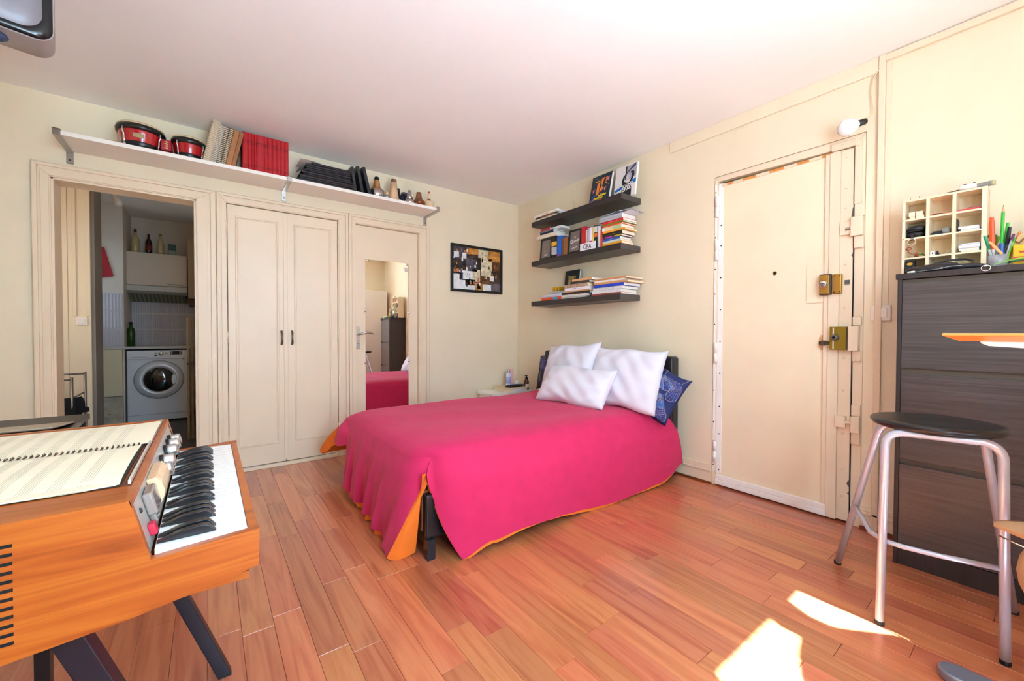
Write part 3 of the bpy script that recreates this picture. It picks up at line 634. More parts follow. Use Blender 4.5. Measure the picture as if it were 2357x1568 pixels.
# --- middle shelf, standing row
z = SH['b']; G = 'things on the middle black shelf'
def easel_frame(label, y0, y1, h, base_x, lean, words):
    W_ = abs(y1-y0)/2; t_ = thing('photo_frame', label, 'frame', (base_x, (y0+y1)/2, SH['b']), 'small black photo frames', (0, lean, 0))
    fw_ = .018; b = MB()
    for q in ((-W_, W_, 0, fw_), (-W_, W_, h-fw_, h), (-W_, -W_+fw_, fw_, h-fw_), (W_-fw_, W_, fw_, h-fw_)): b.box(0, .014, q[0], q[1], q[2], q[3])
    b.build('frame', MATS['black_lacquer'], t_, off=False, bev=.0015)
    MB().box(.006, .010, -W_+fw_, W_-fw_, fw_, h-fw_).build('print', M('print_taupe', '#7a6f69', .25), t_, off=False)
    MB().box(.014, .018, -W_*.2, W_*.2, .0, h*.7).build('stand', blackp, t_, off=False)
    for (s_, sz, v, mt, rot) in words: text('lettering', s_, sz, mt, t_, frame_mtx((.0055, 0, h*v), (0, -1, rot), (-1, 0, 0)))
    return t_
ip = M('ink_rose', '#d98a80', .5)
easel_frame('black photo frame with grey card and rose line, far left of the middle shelf', -.652, -.812, .205, -.236, .09, [('-------', .026, .40, ip, 0), ('~~~~', .02, .24, wt, 0), ('~~~~', .02, .19, wt, 0)])
easel_frame('black photo frame with curly white script, beside the red binder', -1.034, -1.19, .215, -.236, .09, [('Queen', .042, .52, M('ink_pale', '#efe2e0', .5), .12), ('Live Set', .022, .24, wt, .2), ('o', .03, .68, M('ink_pale', '#efe2e0', .5), 0)])
standing('black boxed set with yellow square label beside the far left frame', -.815, -.886, z, .197, '#1a1a1d', .14, bands=[(.55, .75, '#e0b01c'), (.14, .5, '#b9bcc4')], words=None)
standing('bright blue paperback standing between a black box and brown books', -.889, -.945, z, .19, '#1d62c4', .15, bands=[(.02, .12, '#8a4a9c')])
for i, (c_, h, l_) in enumerate((('#7a4a2a', .158, 'dull brown old book, first of three beside the blue paperback'), ('#8f6a35', .165, 'ochre-brown old book, second of three beside the blue paperback'), ('#9a5f38', .162, 'rust-brown old book, third of three beside the blue paperback'))):
    standing(l_, -.949-.025*i, -.973-.025*i, z, h, c_, .13, pages=pg, grp='old brown books')
standing('thick red ring binder standing behind the white name sign', -1.196, -1.244, z, .212, '#c8262c', .16, bands=[])
standing('thin pale green booklet beside the red binder', -1.246, -1.262, z, .175, '#b9c8a0', .14)
standing('lilac spined book standing behind the name sign', -1.264, -1.284, z, .19, '#c9a9d8', .14)
standing('white spined book with small red label behind the name sign', -1.286, -1.316, z, .187, '#ece6ee', .15, bands=[(.15, .4, '#d23a2c')])
standing('narrow yellow book beside the dark magazine box', -1.319, -1.334, z, .180, '#e6cf6a', .14)
standing('dark magazine with orange band and black-white pictures on its spine', -1.337, -1.376, z, .195, '#26302f', .16, bands=[(.5, .66, '#e8702a'), (.7, .95, '#dcdcd6')])
standing('white spiral-bound booklet standing beside the flat pile of books', -1.379, -1.407, z, .182, '#d9d2cf', .16)
standing('orange-red paperback standing tight against the flat pile', -1.409, -1.435, z, .140, '#d8412a', .15)
sg = thing('name_sign', 'white sign with black letters OPA in front of standing books', 'sign', (-.243, -1.285, z))
MB().box(0, .003, -.088, .088, 0, .062).build('card', M('sign_white', '#ecebf2', .5), sg, off=False)
text('lettering', 'OPA', .062, bk, sg, frame_mtx((-.0005, .005, .028), (0, -1, 0), (-1, 0, 0)), font_scale_x=.72)
# flat books over the left group
zl = SH['b']+.208; G2 = 'books lying over the standing row, middle shelf left'
MBx = None
zl = lying('thick cream book lying across the tops of the left standing books', -.60, -.862, zl, .036, '#e2d8c0', .17, x=-.225, pages=pgw, grp=G2, rot=.03)
zl = lying('navy blue book lying second in the left raised pile', -.642, -.838, zl, .020, '#1c2740', .15, x=-.22, grp=G2, pages=pgw, rot=-.02)
zl = lying('grey book in the left raised pile under the red one', -.64, -.83, zl, .016, '#7c8288', .15, x=-.22, grp=G2, pages=pgw, rot=.04)
lying('red booklet on top of the left raised pile', -.652, -.78, zl, .018, '#cf1f30', .13, x=-.22, grp=G2, pages=pgw, rot=.05)
lying('white paper-covered book on top of the left raised pile, right of the red one', -.788, -.905, zl, .020, '#eef0f4', .12, x=-.19, grp=G2, pages=pgw, rot=-.03)
# right pile
z = SH['b']; G3 = 'books piled flat on the middle shelf right'
z = lying('yellow-orange book at the very bottom of the right pile', -1.440, -1.632, z, .020, '#eda51c', .15, grp=G3, words='--- ----- ----', wcol='#b06a1c')
z = lying('pale grey-green book second from the bottom of the right pile', -1.440, -1.622, z, .018, '#c3cfc9', .15, grp=G3)
z = lying('blue paperback in the lower part of the right pile', -1.444, -1.615, z, .020, '#2b5cb4', .14, grp=G3, words='-------- ---', wcol='#cfdcf4')
z = lying('magenta and olive spined book above the blue paperback, right pile', -1.448, -1.628, z, .014, '#5a1f38', .14, grp=G3, bands=[(.1, .5, '#b03a9c'), (.62, .98, '#a9ab1c')])
z = lying('thick dark brown book with yellow title in the right pile', -1.438, -1.636, z, .030, '#2a211b', .16, grp=G3, words='---------', wcol='#d9d02c')
z = lying('amber yellow book halfway up the right pile', -1.446, -1.660, z, .016, '#f0a52a', .16, grp=G3, rot=.03)
z = lying('thick cream and green book with lettered white end, right pile', -1.436, -1.628, z, .032, '#e9d3ac', .16, grp=G3, pages=pgw, bands=[(.55, .95, '#b4cc8a'), (0, .12, '#f2f2f0')])
z = lying('thin orange-red book above the cream and green one, right pile', -1.438, -1.636, z, .011, '#e0522c', .17, grp=G3)
z = lying('thin olive green book under the bright red one, right pile', -1.442, -1.650, z, .012, '#6f8a24', .17, grp=G3, rot=-.02)
z = lying('bright red book with white title near the top of the right pile', -1.438, -1.645, z, .021, '#d81f2c', .17, grp=G3, pages=pgw, words='------- ---------  +', wcol='#f6d9d6')
z = lying('thick grey book on top of the right pile under crumpled plastic', -1.405, -1.630, z, .040, '#a9aeb4', .18, x=-.236, grp=G3, pages=pgw, words='-- -- ------- --  -   -', wcol='#777c84', rot=.02)
t_ = thing('plastic_wrap', 'crumpled translucent white plastic sleeve on top of the right book pile', 'plastic', (-.14, -1.55, z))
rw = random.Random(2); ph = [rw.uniform(0, 6) for _ in range(8)]
def crump(u, v):
    x = -.09+.17*v; y = .135-.30*u
    h = .006+.034*max(0, math.sin(PI*min(1, u*1.05)))**.8*math.sin(PI*(.1+.85*v))*(.55+.8*u*(1-u)*1.6)
    return (x, y, h+.005*math.sin(23*u+ph[0])*math.sin(11*v+ph[1])+.004*math.sin(41*u+17*v+ph[2])+.003*abs(math.sin(30*v-19*u)))
mp_ = M('plastic_film', '#dfe3f0', .2, spec=.6)
MB().grid(crump, 34, 14).grid(lambda u, v: (-.09+.17*v, .135-.30*u, .0006), 10, 4, flip=True).build('film', mp_, t_, off=False)
# --- lowest shelf
z0 = SH['c']; z = z0; G4 = 'notebooks lying on the lowest shelf'
z = lying('orange-red book with small blue label at the front left of the lowest shelf', -.68, -.955, z, .028, '#e5511f', .19, grp=G4, bands=[(.6, .82, '#3f9fd0')], pages=paper2)
z = lying('pale blue-grey booklet on top of the orange-red book, lowest shelf', -.672, -.965, z, .013, '#b8c0d8', .19, grp=G4, pages=paper)
z = lying('thin white pad under a grey book, lowest shelf left', -.70, -.96, z, .012, '#dcdfe9', .18, grp=G4, pages=paper)
z = lying('grey-covered book lying below the standing yellow boxes, lowest shelf', -.815, -1.005, z, .024, '#9fa6ad', .15, grp=G4, pages=pgw)
for i, y in enumerate((-.705, -.752)):
    t_ = thing('card_box', ('small yellow box with red writing, outer of two at the lowest shelf left', 'small yellow box with green mark, inner of two at the lowest shelf left')[i], 'box', (-.10, y-.024, z0+.0535), 'yellow boxes')
    MB().box(-.012, .06, -.023, .023, 0, .085).build('carton', cov('#e0a81c'), t_, off=False, bev=.001)
    MB().box(-.0128, -.012, -.014, .014, .01, .074).build('front_print', cov('#c98a12') if i == 0 else cov('#d8a01a'), t_, off=False)
    if i: MB().box(-.0134, -.0128, -.006, .006, .045, .065).build('green_mark', cov('#2f8a4a'), t_, off=False)
    else: text('lettering', '-- -- -', .014, M('ink_red', '#a03020', .5), t_, frame_mtx((-.0132, 0, .04), (0, 0, 1), (-1, 0, 0)))
t_ = thing('book_support', 'low dark stack of sheets under the yellow boxes, lowest shelf', 'papers', (-.08, -.75, z0))
MB().box(-.04, .07, -.09, .10, 0, .018).box(-.038, .072, -.085, .095, .018, .036).box(-.04, .07, -.08, .09, .036, .053).build('sheets', paper, t_, off=False)
sb, W2 = faceout('book', 'dark green book with gold title Stuart standing upright behind the piles, lowest shelf', 'book', -.815, -1.005, z0, .290, .018, -.075, .12, '#2b302c')
text('lettering', 'Stuart', .05, M('ink_gold', '#c9b05a', .4), sb, frame_mtx((-.0012, -.0, .222), (0, -1, 0), (-1, 0, 0)), font_scale_x=.8, bold=.001)
flat(sb, [(-.045, .14), (-.012, .145), (-.012, .205), (-.045, .20)], M('ink_beige', '#b59c70', .5), 'printed_photo')
flat(sb, [(.0, .09), (.05, .09), (.05, .14), (.0, .14)], M('ink_rust', '#5a3520', .5), 'printed_photo')
z = z0; G5 = 'spiral notebooks, middle pile on the lowest shelf'
z = spiralpad('white spiral pad at the bottom of the middle pile, lowest shelf', -.965, -1.25, z, .013, '#e6e1da', '#b9b4ae', grp=G5)
z = spiralpad('dark spiral notebook with gold print, second in the middle pile', -.962, -1.27, z, .020, '#2b241f', '#efe6da', grp=G5, words='------- -------')
z = lying('black flat book under the kraft folder, middle pile of the lowest shelf', -.96, -1.305, z, .020, '#2a2422', .2, grp=G5)
z = lying('kraft folder with bent corner in the middle pile, lowest shelf', -.955, -1.31, z, .012, '#c99a6a', .21, grp=G5, pages=paper2, name='folder', cat='folder', rot=-.02)
z = lying('white book with faint grey title in the middle pile, lowest shelf', -1.0, -1.29, z, .026, '#ece8f0', .19, grp=G5, pages=pgw, words='-- ANM --- ------', wcol='#8c8894')
z = spiralpad('cream notebook with brown coil above the white book, middle pile', -.99, -1.285, z, .030, '#e6d8bd', '#7a4a30', grp=G5, pages=paper2)
z = lying('dark grey thin book near the top of the middle pile, lowest shelf', -1.085, -1.30, z, .020, '#3a3a38', .17, grp=G5)
lying('tan kraft notebook on top of the middle pile, lowest shelf', -1.09, -1.325, z, .020, '#d9a670', .18, grp=G5, pages=pgw)
z = z0; G6 = 'notebooks in the right pile of the lowest shelf'
z = lying('brick red flat folder at the bottom of the right pile, lowest shelf', -1.325, -1.63, z, .016, '#a5524a', .21, grp=G6, pages=paper, name='folder', cat='folder')
z = spiralpad('white spiral pad with white coil low in the right pile, lowest shelf', -1.325, -1.625, z, .022, '#e8e6ea', '#f0eef0', grp=G6)
z = spiralpad('black spiral notebook with wide coil in the right pile, lowest shelf', -1.335, -1.64, z, .024, '#26262a', '#d9d9de', grp=G6)
z = lying('royal blue folder in the middle of the right pile, lowest shelf', -1.345, -1.655, z, .024, '#1f3fc0', .21, grp=G6, pages=pgw, name='folder', cat='folder')
z = lying('tan kraft envelope pile above the royal blue folder, lowest shelf', -1.355, -1.69, z, .018, '#d09a66', .21, grp=G6, pages=paper2, name='envelope', cat='envelope', rot=.02)
z = lying('white lettered booklet between two kraft envelopes, lowest shelf', -1.35, -1.65, z, .014, '#efe9e2', .2, grp=G6, pages=pgw, words='---  --- --  ----', wcol='#3a3430')
z = lying('kraft envelope on top of the right pile, lowest shelf', -1.35, -1.68, z, .016, '#c98f5c', .21, grp=G6, pages=paper2, name='envelope', cat='envelope', rot=-.03)
# ================================================================ BED
leather = M('black_leather', '#17161a', .32, bump=.06, bscale=220, coat=.15)
bed = thing('bed', 'low bed with black padded headboard under the pink duvet', 'bed', (-1.05, -1.30, 0))
hb = MB().box(-.115, -.02, -2.0, -.59, .06, .885).build('headboard', leather, bed, bev=.022, seg=4)
for y in (-1.93, -.655): MB().tube([(-.118, y, .10), (-.118, y, .855)], .005, 8).build('seam_piping', leather, hb, smooth=True)
MB().box(-.095, -.04, -1.99, -1.92, 0, .09).build('leg', blackp, bed, bev=.003); MB().box(-.095, -.04, -.67, -.60, 0, .09).build('leg', blackp, bed, bev=.003)
for y in (-1.955, -.765):
    MB().box(-2.025, -1.985, y, y+.045, 0, .095).build('leg', M('leg_paint', '#23262c', .25), bed, bev=.002)
MB().box(-2.025, -.11, -1.94, -1.885, .09, .30).build('side_rail', leather, bed, bev=.012, seg=3)
MB().box(-2.03, -.11, -.765, -.71, .09, .31).build('side_rail', leather, bed, bev=.012, seg=3)
MB().box(-2.03, -1.98, -1.90, -.765, .12, .31).build('foot_rail', wood('rail_wood', ['#6a3316', '#8a4a24'], scale=(2, 8, 8)), bed, bev=.004)
for i in range(12): MB().box(-1.9+.155*i, -1.83+.155*i, -1.90, -.765, .285, .30).build('slat', wood('slat_birch', ['#c9a878', '#d9bb8c'], scale=(2, 8, 8)), bed)
MB().box(-1.93, -.13, -1.86, -.76, .305, .44).build('mattress', M('mattress_ticking', '#e6e2da', .8), bed, bev=.04, seg=4)
# ---- duvet
XF, XH, YL, YR = -2.055, -.125, -.70, -1.975
pink = M('duvet_cotton', '#d12a5e', .85, var=.05, vscale=14, bump=.22, bscale=7, spec=.2, sheen=.10)
orange = M('duvet_lining', '#f0781e', .75, var=.05, vscale=10, bump=.2, bscale=14)
dv = thing('duvet', 'crimson pink duvet with orange lining draped over the bed', 'duvet', (-1.05, -1.34, .46))
def sm(t): t = max(0, min(1, t)); return t*t*(3-2*t)
def mix(a, b, t): return a+(b-a)*t
def lerp_list(L, t):
    n = len(L)-1; k = min(int(t*n), n-1); f = t*n-k; f = sm(f); return mix(L[k], L[k+1], f)
ZE = .462
def wob(x, y): return .006*math.sin(3.1*x+1.3*y+.5)*math.sin(2.3*y-1.7*x)+.004*math.sin(7*x-4*y)+.0025*math.sin(13*y+5*x)
def rem(x, y, h, R=.22):
    a = min(1, max(0, 1-(x-XF)/R)); b = min(1, max(0, 1-(y-YR)/R)); s_ = .34*R*a*a*b*b*(1-.45*h)
    return x+s_, y+s_
def top(u, v):
    x = mix(XF, XH, u); y = mix(YL, YR, v); z = .522+wob(x, y)
    a_ = max(0, 1-(x-XF)/.20); b_ = max(0, 1-(y-YR)/.19, 1-(YL-y)/.16)
    q_ = 1-(1-a_**2.2)*(1-b_**2.2); z -= .062*(1-math.sqrt(max(0, 1-q_)))
    
    if x > -.35: z -= .01*sm((x+.35)/.2)
    x, y = rem(x, y, 0); return (x, y, z)
def K(h): return (XF-.035*h/.19, YR-.018*h/.19)
SL = .15
def foot(s, h):
    q = max(0, (h-SL)/(1-SL)); kx, ky = K(min(h, SL))
    yl = mix(YL, -.875, sm(h/.16)); yr = ky+.15*q**1.25
    y = mix(yl, yr, s); zc = top(0, (y-YL)/(YR-YL) if YL >= y >= YR else (0 if y > YL else 1))[2]
    zh = lerp_list([.055, .05, .04, .045, .02, .012], s)
    z = mix(mix(top(0, s)[2], zc, min(1, h*4)), zh, h)
    xb = XF-.026*min(1, h*5)-.03*h+.016*math.sin(PI*h)*-1
    wgt = s**5; x = mix(xb, kx-.085*q, wgt)
    fold = h**1.1*(1-wgt)*(.018*math.sin(31*s+.8+1.5*h)+.009*math.sin(67*s+2.0)+.010*math.sin(15*s+2*h))
    q1, q2 = rem(x, y, h); return (q1+fold-.012*h, q2, z)
def right(s, h):
    q = max(0, (h-SL)/(1-SL)); kx, ky = K(min(h, SL))
    xs_ = kx+.19*q**1.5; xe = mix(XH, -.035, h)
    x = mix(xs_, xe, s)
    zt = top(s, 1)[2]; tip = [.0, .05, .058, .055, .045, .03, .018, .012, .012, .018, .03, .055, .10]
    zh = .006 if s < .004 else lerp_list(tip, min(1, s*1.02))
    if s < .09: zh = mix(.004, .055, sm(s/.09)**.8)
    z = mix(zt, zh, h)
    yb = YR-.040*min(1, h*4)-.038*h-.014*math.sin(PI*h)
    wgt = (1-s)**9; y = mix(yb, ky-.055*q, wgt)
    fold = h**1.2*(1-wgt)*(.010*math.sin(9*s+1)+.006*math.sin(21*s+2*h)+.012*math.exp(-((s-.12)/.05)**2)+.008*math.exp(-((s-.87)/.03)**2)*math.sin(40*h))
    q1, q2 = rem(x, y, h); return (q1, q2-fold, z)
def left(s, h):
    x = mix(XF-.10*sm(h)*1.0, XH, s); zt = top(s, 0)[2]
    y = YL+mix(.36*h**1.2, .05*h, sm(min(1, s*1.6))); z = mix(zt, mix(.16, .20, s), h)-(.02*math.sin(PI*h) if s > .3 else -.03*math.sin(PI*h))
    return (x, y, z+.008*math.sin(20*s)*h)
def corner(t, v):
    h = .36*v; a_, b_ = foot(0, h), left(0, h); bulge = .045*math.sin(PI*t)*sm(v*2)
    k = t if v > 0 else 0
    return (mix(a_[0], b_[0], t)-bulge, mix(a_[1], b_[1], t), mix(a_[2], b_[2], t)-.05*math.sin(PI*t)*v*v)
cv = MB()
cv.grid(lambda u, v: corner(u, v), 10, 16)
cv.grid(top, 76, 48).grid(lambda s, h: foot(s, h), 90, 26, flip=False).grid(lambda s, h: right(s, h), 96, 26).grid(lambda s, h: left(s, h), 40, 16)
co = cv.build('cover', pink, dv, smooth=True, merge=True)
bm = bmesh.new(); bm.from_mesh(co.data); bmesh.ops.recalc_face_normals(bm, faces=bm.faces); bm.to_mesh(co.data); bm.free()
li = MB()
def f_l(s, h): p = foot(s, h); q = sm((h-.05)/.9); return (p[0]+.028-.010*q*h, p[1], p[2]-(.008+.030*math.sin(PI*min(1, s*1.02))**.7)*h**6)
def r_l(s, h): p = right(s, h); return (p[0]+.006*(1-s)*h, p[1]+.024-.020*h**8, p[2]-(.011+.007*math.sin(17*s))*h**6)
def l_l(s, h):
    p = left(s, h); k = 1-sm(min(1, s*5)); puff = .10*math.sin(PI*min(1, h*1.05))**.7*(.75+.25*abs(math.sin(9*h)))
    return (p[0]+.012+.03*(1-s)*h*(1-h), p[1]-.03-puff*.7*(.4+.6*k)*h, p[2]-.02*h-puff*.55*k)
li.grid(f_l, 60, 18).grid(r_l, 60, 18).grid(l_l, 40, 22)
li.grid(lambda t, v: tuple(mix(a_, b_, t) for a_, b_ in zip(left(0, v), l_l(0, v))), 3, 22)
def strip(t, v):                     # hem of the foot flap turned back at the corner slit
    h = mix(SL, 1, v); p = foot(1, h)
    b = (mix(-2.05, -2.045, v**.7), mix(-1.95, -1.862, v**1.2), p[2]-.012*v+.01)
    q_ = tuple(mix(a_, c_, t) for a_, c_ in zip(p, b)); return (q_[0]-.02*math.sin(PI*t)*v, q_[1]-.012*math.sin(PI*t)*v, q_[2]-.012*math.sin(PI*t)*v)
li.grid(strip, 8, 18)
lo = li.build('lining', orange, dv, smooth=True)
# ---- pillows
white_c = M('pillow_cotton', '#dddbe6', .8, bump=.18, bscale=16, sheen=.1)
navy_c = M('navy_cotton', '#1b2a63', .7, var=.1, vscale=10, bump=.12, bscale=14)
def pillow(label, c, w_, h, t, lean, rollz, mat, seed, leaves=None, turn=0., grp=None, name='pillow', wr=.012):
    rr_ = random.Random(seed); f1, f2, f3 = [rr_.uniform(0, 6) for _ in range(3)]
    X = Vector((math.sin(turn), -math.cos(turn), 0)); N0 = Vector((-math.cos(turn), -math.sin(turn), 0))
    Yv = Vector((-N0.x*math.sin(lean), -N0.y*math.sin(lean), math.cos(lean))); Zv = X.cross(Yv)
    m = Matrix(((X.x, Yv.x, Zv.x, c[0]), (X.y, Yv.y, Zv.y, c[1]), (X.z, Yv.z, Zv.z, c[2]), (0, 0, 0, 1))) @ Matrix.Rotation(rollz, 4, 'Z')
    root = thing(name, label, 'pillow', c, grp); root.rotation_euler = m.to_euler()
    def S(u, v, s):
        a, b = 2*u-1, 2*v-1
        pin = 1-.06*(1-abs(b)**2.2)*abs(a)**3; pin2 = 1-.08*(1-abs(a)**2.2)*abs(b)**3
        x = a*w_/2*pin; y = b*h/2*pin2
        e = max(0, (1-abs(a)**2.4))*max(0, (1-abs(b)**2.4))
        z = t/2*e**.42
        n_ = wr*(math.sin(9*a+f1+3*b)*math.sin(6*b+f2)*.5+.35*math.sin(17*a*b+f3)+.4*math.sin(13*(a+.6*b)+f2))*min(1, e*2.2)
        return Vector((x, y+.008*math.sin(5*a+f1)*abs(b), s*z+n_*.8+(.006*math.sin(11*a+f3) if e < .02 else 0)))
    b_ = MB(); b_.grid(lambda u, v: S(u, v, 1), 40, 32).grid(lambda u, v: S(u, v, -1), 40, 32, flip=True)
    o = b_.build('pillowcase', mat, root, off=False, smooth=True, merge=True)
    if leaves:
        lf = MB(); ln = MB()
        for (cu, cv_, ang, sz, mi_) in leaves:
            def pt(r, th, e=.0016):
                du, dvv = r*math.cos(th)*sz/w_, r*math.sin(th)*sz/h
                p = S(min(.985, max(.015, cu+du)), min(.985, max(.015, cv_+dvv)), 1); return (p.x, p.y, p.z+e)
            n = 14; vs = [pt(0, 0)]
            edge = [ang-1.05+2.1*i/n for i in range(n+1)]
            rad = [(.92+.08*math.sin(9*k+cu*9))*(1-.28*math.exp(-((k-.5)/.06)**2)) for k in [i/n for i in range(n+1)]]
            for ring in (.33, .66, 1.0): vs += [pt(ring*r_, th) for r_, th in zip(rad, edge)]
            fs = [(0, 1+i, 2+i) for i in range(n)]
            for k in (0, 1):
                for i in range(n): a0 = 1+k*(n+1)+i; fs.append((a0, a0+n+1, a0+n+2, a0+1))
            lf.add(vs, fs, mi_)
            for i in range(0, n+1): ln.tube([pt(.1+.86*rad[i]*j/5, edge[i], .0022) for j in range(6)], .0006, 4)
            ln.tube([pt(r_, th, .0024) for r_, th in zip(rad, edge)], .0012, 4)
            ln.tube([pt(-.75*j/6, ang+.25*j/6, .0022) for j in range(7)], .0013, 4)
        lf.build('ginkgo_leaf', [M('ginkgo_blue', '#3f6db0', .7), M('ginkgo_dark', '#2a3d84', .7)], root, off=False, smooth=True)
        ln.build('ginkgo_veins', M('ginkgo_line', '#c9b6b4', .6), root, off=False, smooth=True)
    return root
pillow('navy pillow with blue ginkgo leaves, right of the white pillows', (-.255, -1.905, .665), .50, .36, .12, .34, -.40, navy_c, 3, [(.80, .50, -2.0, .14, 0), (.66, .88, -1.5, .13, 0), (.93, .86, -2.1, .15, 1), (.74, .10, .9, .12, 1), (.2, .35, 1.4, .14, 0)], turn=.15, grp='navy pillows')
pillow('navy patterned pillow hidden behind the left white pillow', (-.20, -.84, .70), .46, .34, .11, .28, .12, M('navy_cotton_dark', '#2b2a3c', .7, var=.1), 5, [(.2, .5, 1.2, .14, 1), (.3, .15, .4, .1, 1)], grp='navy pillows')
pillow('white pillow standing against the headboard, right of two', (-.37, -1.765, .725), .60, .47, .17, .36, -.03, white_c, 8, turn=.10, grp='large white pillows', wr=.016)
pillow('white pillow standing against the headboard, left of two', (-.40, -1.225, .735), .60, .49, .17, .34, .06, white_c, 9, turn=-.05, grp='large white pillows')
pillow('smaller white pillow lying in front of the two large ones', (-.585, -1.475, .655), .66, .33, .16, .62, -.02, white_c, 12, turn=.08)
# ---- bedside
ns = thing('nightstand', 'low white bedside table tucked in the corner behind the bed', 'nightstand', (-.30, -.20, 0))
MB().box(-.575, -.02, -.345, -.06, .425, .45).build('table_top', white_lam, ns, bev=.002)
MB().box(-.56, -.035, -.335, -.075, .06, .425).build('carcass', white_lam, ns, bev=.002)
MB().box(-.56, -.035, -.342, -.335, .08, .41).build('drawer', white_lam, ns, bev=.002)
for x in (-.56, -.08):
    for y in (-.33, -.11): MB().box(x, x+.03, y, y+.03, 0, .06).build('foot', white_lam, ns)
bx = thing('storage_box', 'small cream box with pale label on the bedside table', 'box', (-.25, -.22, .4505))
MB().box(-.405, -.115, -.32, -.12, .4505, .480).build('box', M('box_cream', '#e6d6b4', .6), bx, bev=.002); MB().box(-.409, -.111, -.324, -.116, .474, .4905).build('lid', M('box_tan', '#dfc79c', .6), bx, bev=.002)
MB().box(-.30, -.14, -.3255, -.3245, .452, .474).build('label', M('label_lilac', '#dcdcee', .6), bx)
po_ = thing('glasses_pouch', 'black soft pouch lying on top of the cream box', 'pouch', (-.25, -.26, .491))
MB().sphere((-.245, -.275, .505), .1, 18, sx=1.3, sy=.35, sz=.15).build('pouch', M('pouch_black', '#201d22', .5), po_, smooth=True)
cn = thing('spray_can', 'white aerosol can with rounded cap behind the black pouch', 'can', (-.262, -.18, .491))
MB().lathe([(.024, 0), (.026, .004), (.026, .135), (.022, .145)], (-.262, -.18, .491), n=20).build('can_body', M('can_white', '#d9dcec', .3), cn, smooth=True)
MB().lathe([(.022, .145), (.022, .165), (.016, .178), (.006, .182)], (-.262, -.18, .491), n=20).build('cap', chrome, cn, smooth=True)
MB().lathe([(.0264, .03), (.0264, .10)], (-.262, -.18, .491), n=20).build('label', M('label_blue', '#a9b4dc', .4), cn, smooth=True)
tb = thing('cream_tube', 'pale pink cosmetic tube standing on its cap beside the can', 'tube', (-.20, -.15, .491))
MB().grid(lambda u, v: (-.20+mix(.018, .030, v)*math.cos(2*PI*u), -.15+mix(.018, .002, v)*math.sin(2*PI*u), .515+.155*v), 20, 6).build('tube_body', M('tube_pink', '#f0b4bf', .4), tb, smooth=True)
MB().lathe([(.019, 0), (.019, .024)], (-.20, -.15, .491), n=16).build('cap', M('tube_pink2', '#e89aa8', .4), tb, smooth=True)
jr = thing('cosmetic_jar', 'small white jar with domed lid near the amber pump bottle', 'jar', (-.165, -.245, .491))
MB().lathe([(.018, 0), (.022, .003), (.022, .03)], (-.165, -.20, .491), n=18).build('jar', M('jar_white', '#e9eef4', .25), jr, smooth=True); MB().lathe([(.0225, .03), (.0225, .048), (.018, .054)], (-.165, -.20, .491), n=18).build('lid', white_paint, jr, smooth=True)
pb = thing('pump_bottle', 'amber pump bottle with black pump and white label on the bedside table', 'bottle', (-.078, -.26, .4505))
MB().lathe([(.026, 0), (.030, .004), (.027, .09), (.017, .112), (.013, .115)], (-.078, -.26, .4505), n=20).build('bottle', M('amber_glass', '#4a210c', .15, coat=.5), pb, smooth=True)
MB().lathe([(.016, .112), (.016, .13), (.008, .132), (.007, .145), (.014, .147), (.014, .155)], (-.078, -.26, .4505), n=16).tube([(-.078, -.26, .603), (-.108, -.275, .603), (-.112, -.277, .597)], .0045, 8).build('pump', blackp, pb, smooth=True)
MB().grid(lambda u, v: (-.078+.0292*math.cos(3.6+1.5*u), -.26+.0292*math.sin(3.6+1.5*u), .462+.05*v), 10, 1).build('label', paper, pb, smooth=True)
# ================================================================ ENTRY DOOR
ed = thing('door_1', None, None, (0, -2.64, 0)); ed['kind'] = 'structure'
doorp = M('door_paint', '#f0dfc0', .5, var=.04, vscale=3, bump=.04, bscale=30)
XD = .012
fr = MB(); fr.prism([(-2.239, 0), (-2.239, 2.136), (-2.262, 2.103), (-2.262, 0)], 0, .004, .05).prism([(-3.049, 0), (-3.005, 0), (-3.005, 2.085), (-3.049, 2.136)], 0, .004, .05).prism([(-2.239, 2.136), (-3.049, 2.136), (-3.005, 2.085), (-2.262, 2.103)], 0, .004, .05)
fr.build('door_frame', cream2, ed, bev=.003)
leaf = MB().box(XD, .06, -3.003, -2.264, .012, 2.078).build('door_leaf', doorp, ed, bev=.002)
# steel hinge strip with screws
MB().box(-.002, XD+.001, -2.256, -2.242, .095, 2.085).box(XD-.004, XD+.001, -2.297, -2.263, .085, 2.085).build('hinge_strip', white_paint, ed, bev=.001)
sc_m = M('screw_dark', '#4a4440', .4, .6); k = 0
for z in [2.03, 1.80, 1.72, 1.66, 1.50, 1.44, 1.33, 1.22, 1.12, 1.0, .88, .78, .66, .55, .44, .36, .14, .11]:
    y = -2.283 if k % 2 else -2.249; k += 1; x = XD-.004 if k % 2 == 0 else -.002
    MB().lathe([(.005, 0), (.0035, .0025)], (x, y, z), (-1, 0, 0), 8).build('screw', sc_m, ed)
for (za, zb) in ((1.857, 2.0), (1.56, 1.703), (.85, .99), (.167, .311)):
    zm = (za+zb)/2
    MB().tube([(-.008, -2.262, za), (-.008, -2.262, zm-.003)], .0115, 12).tube([(-.008, -2.262, zm+.003), (-.008, -2.262, zb)], .0115, 12).tube([(-.008, -2.262, za), (-.008, -2.262, zb)], .006, 8).build('hinge_barrel', white_paint, ed, smooth=True)
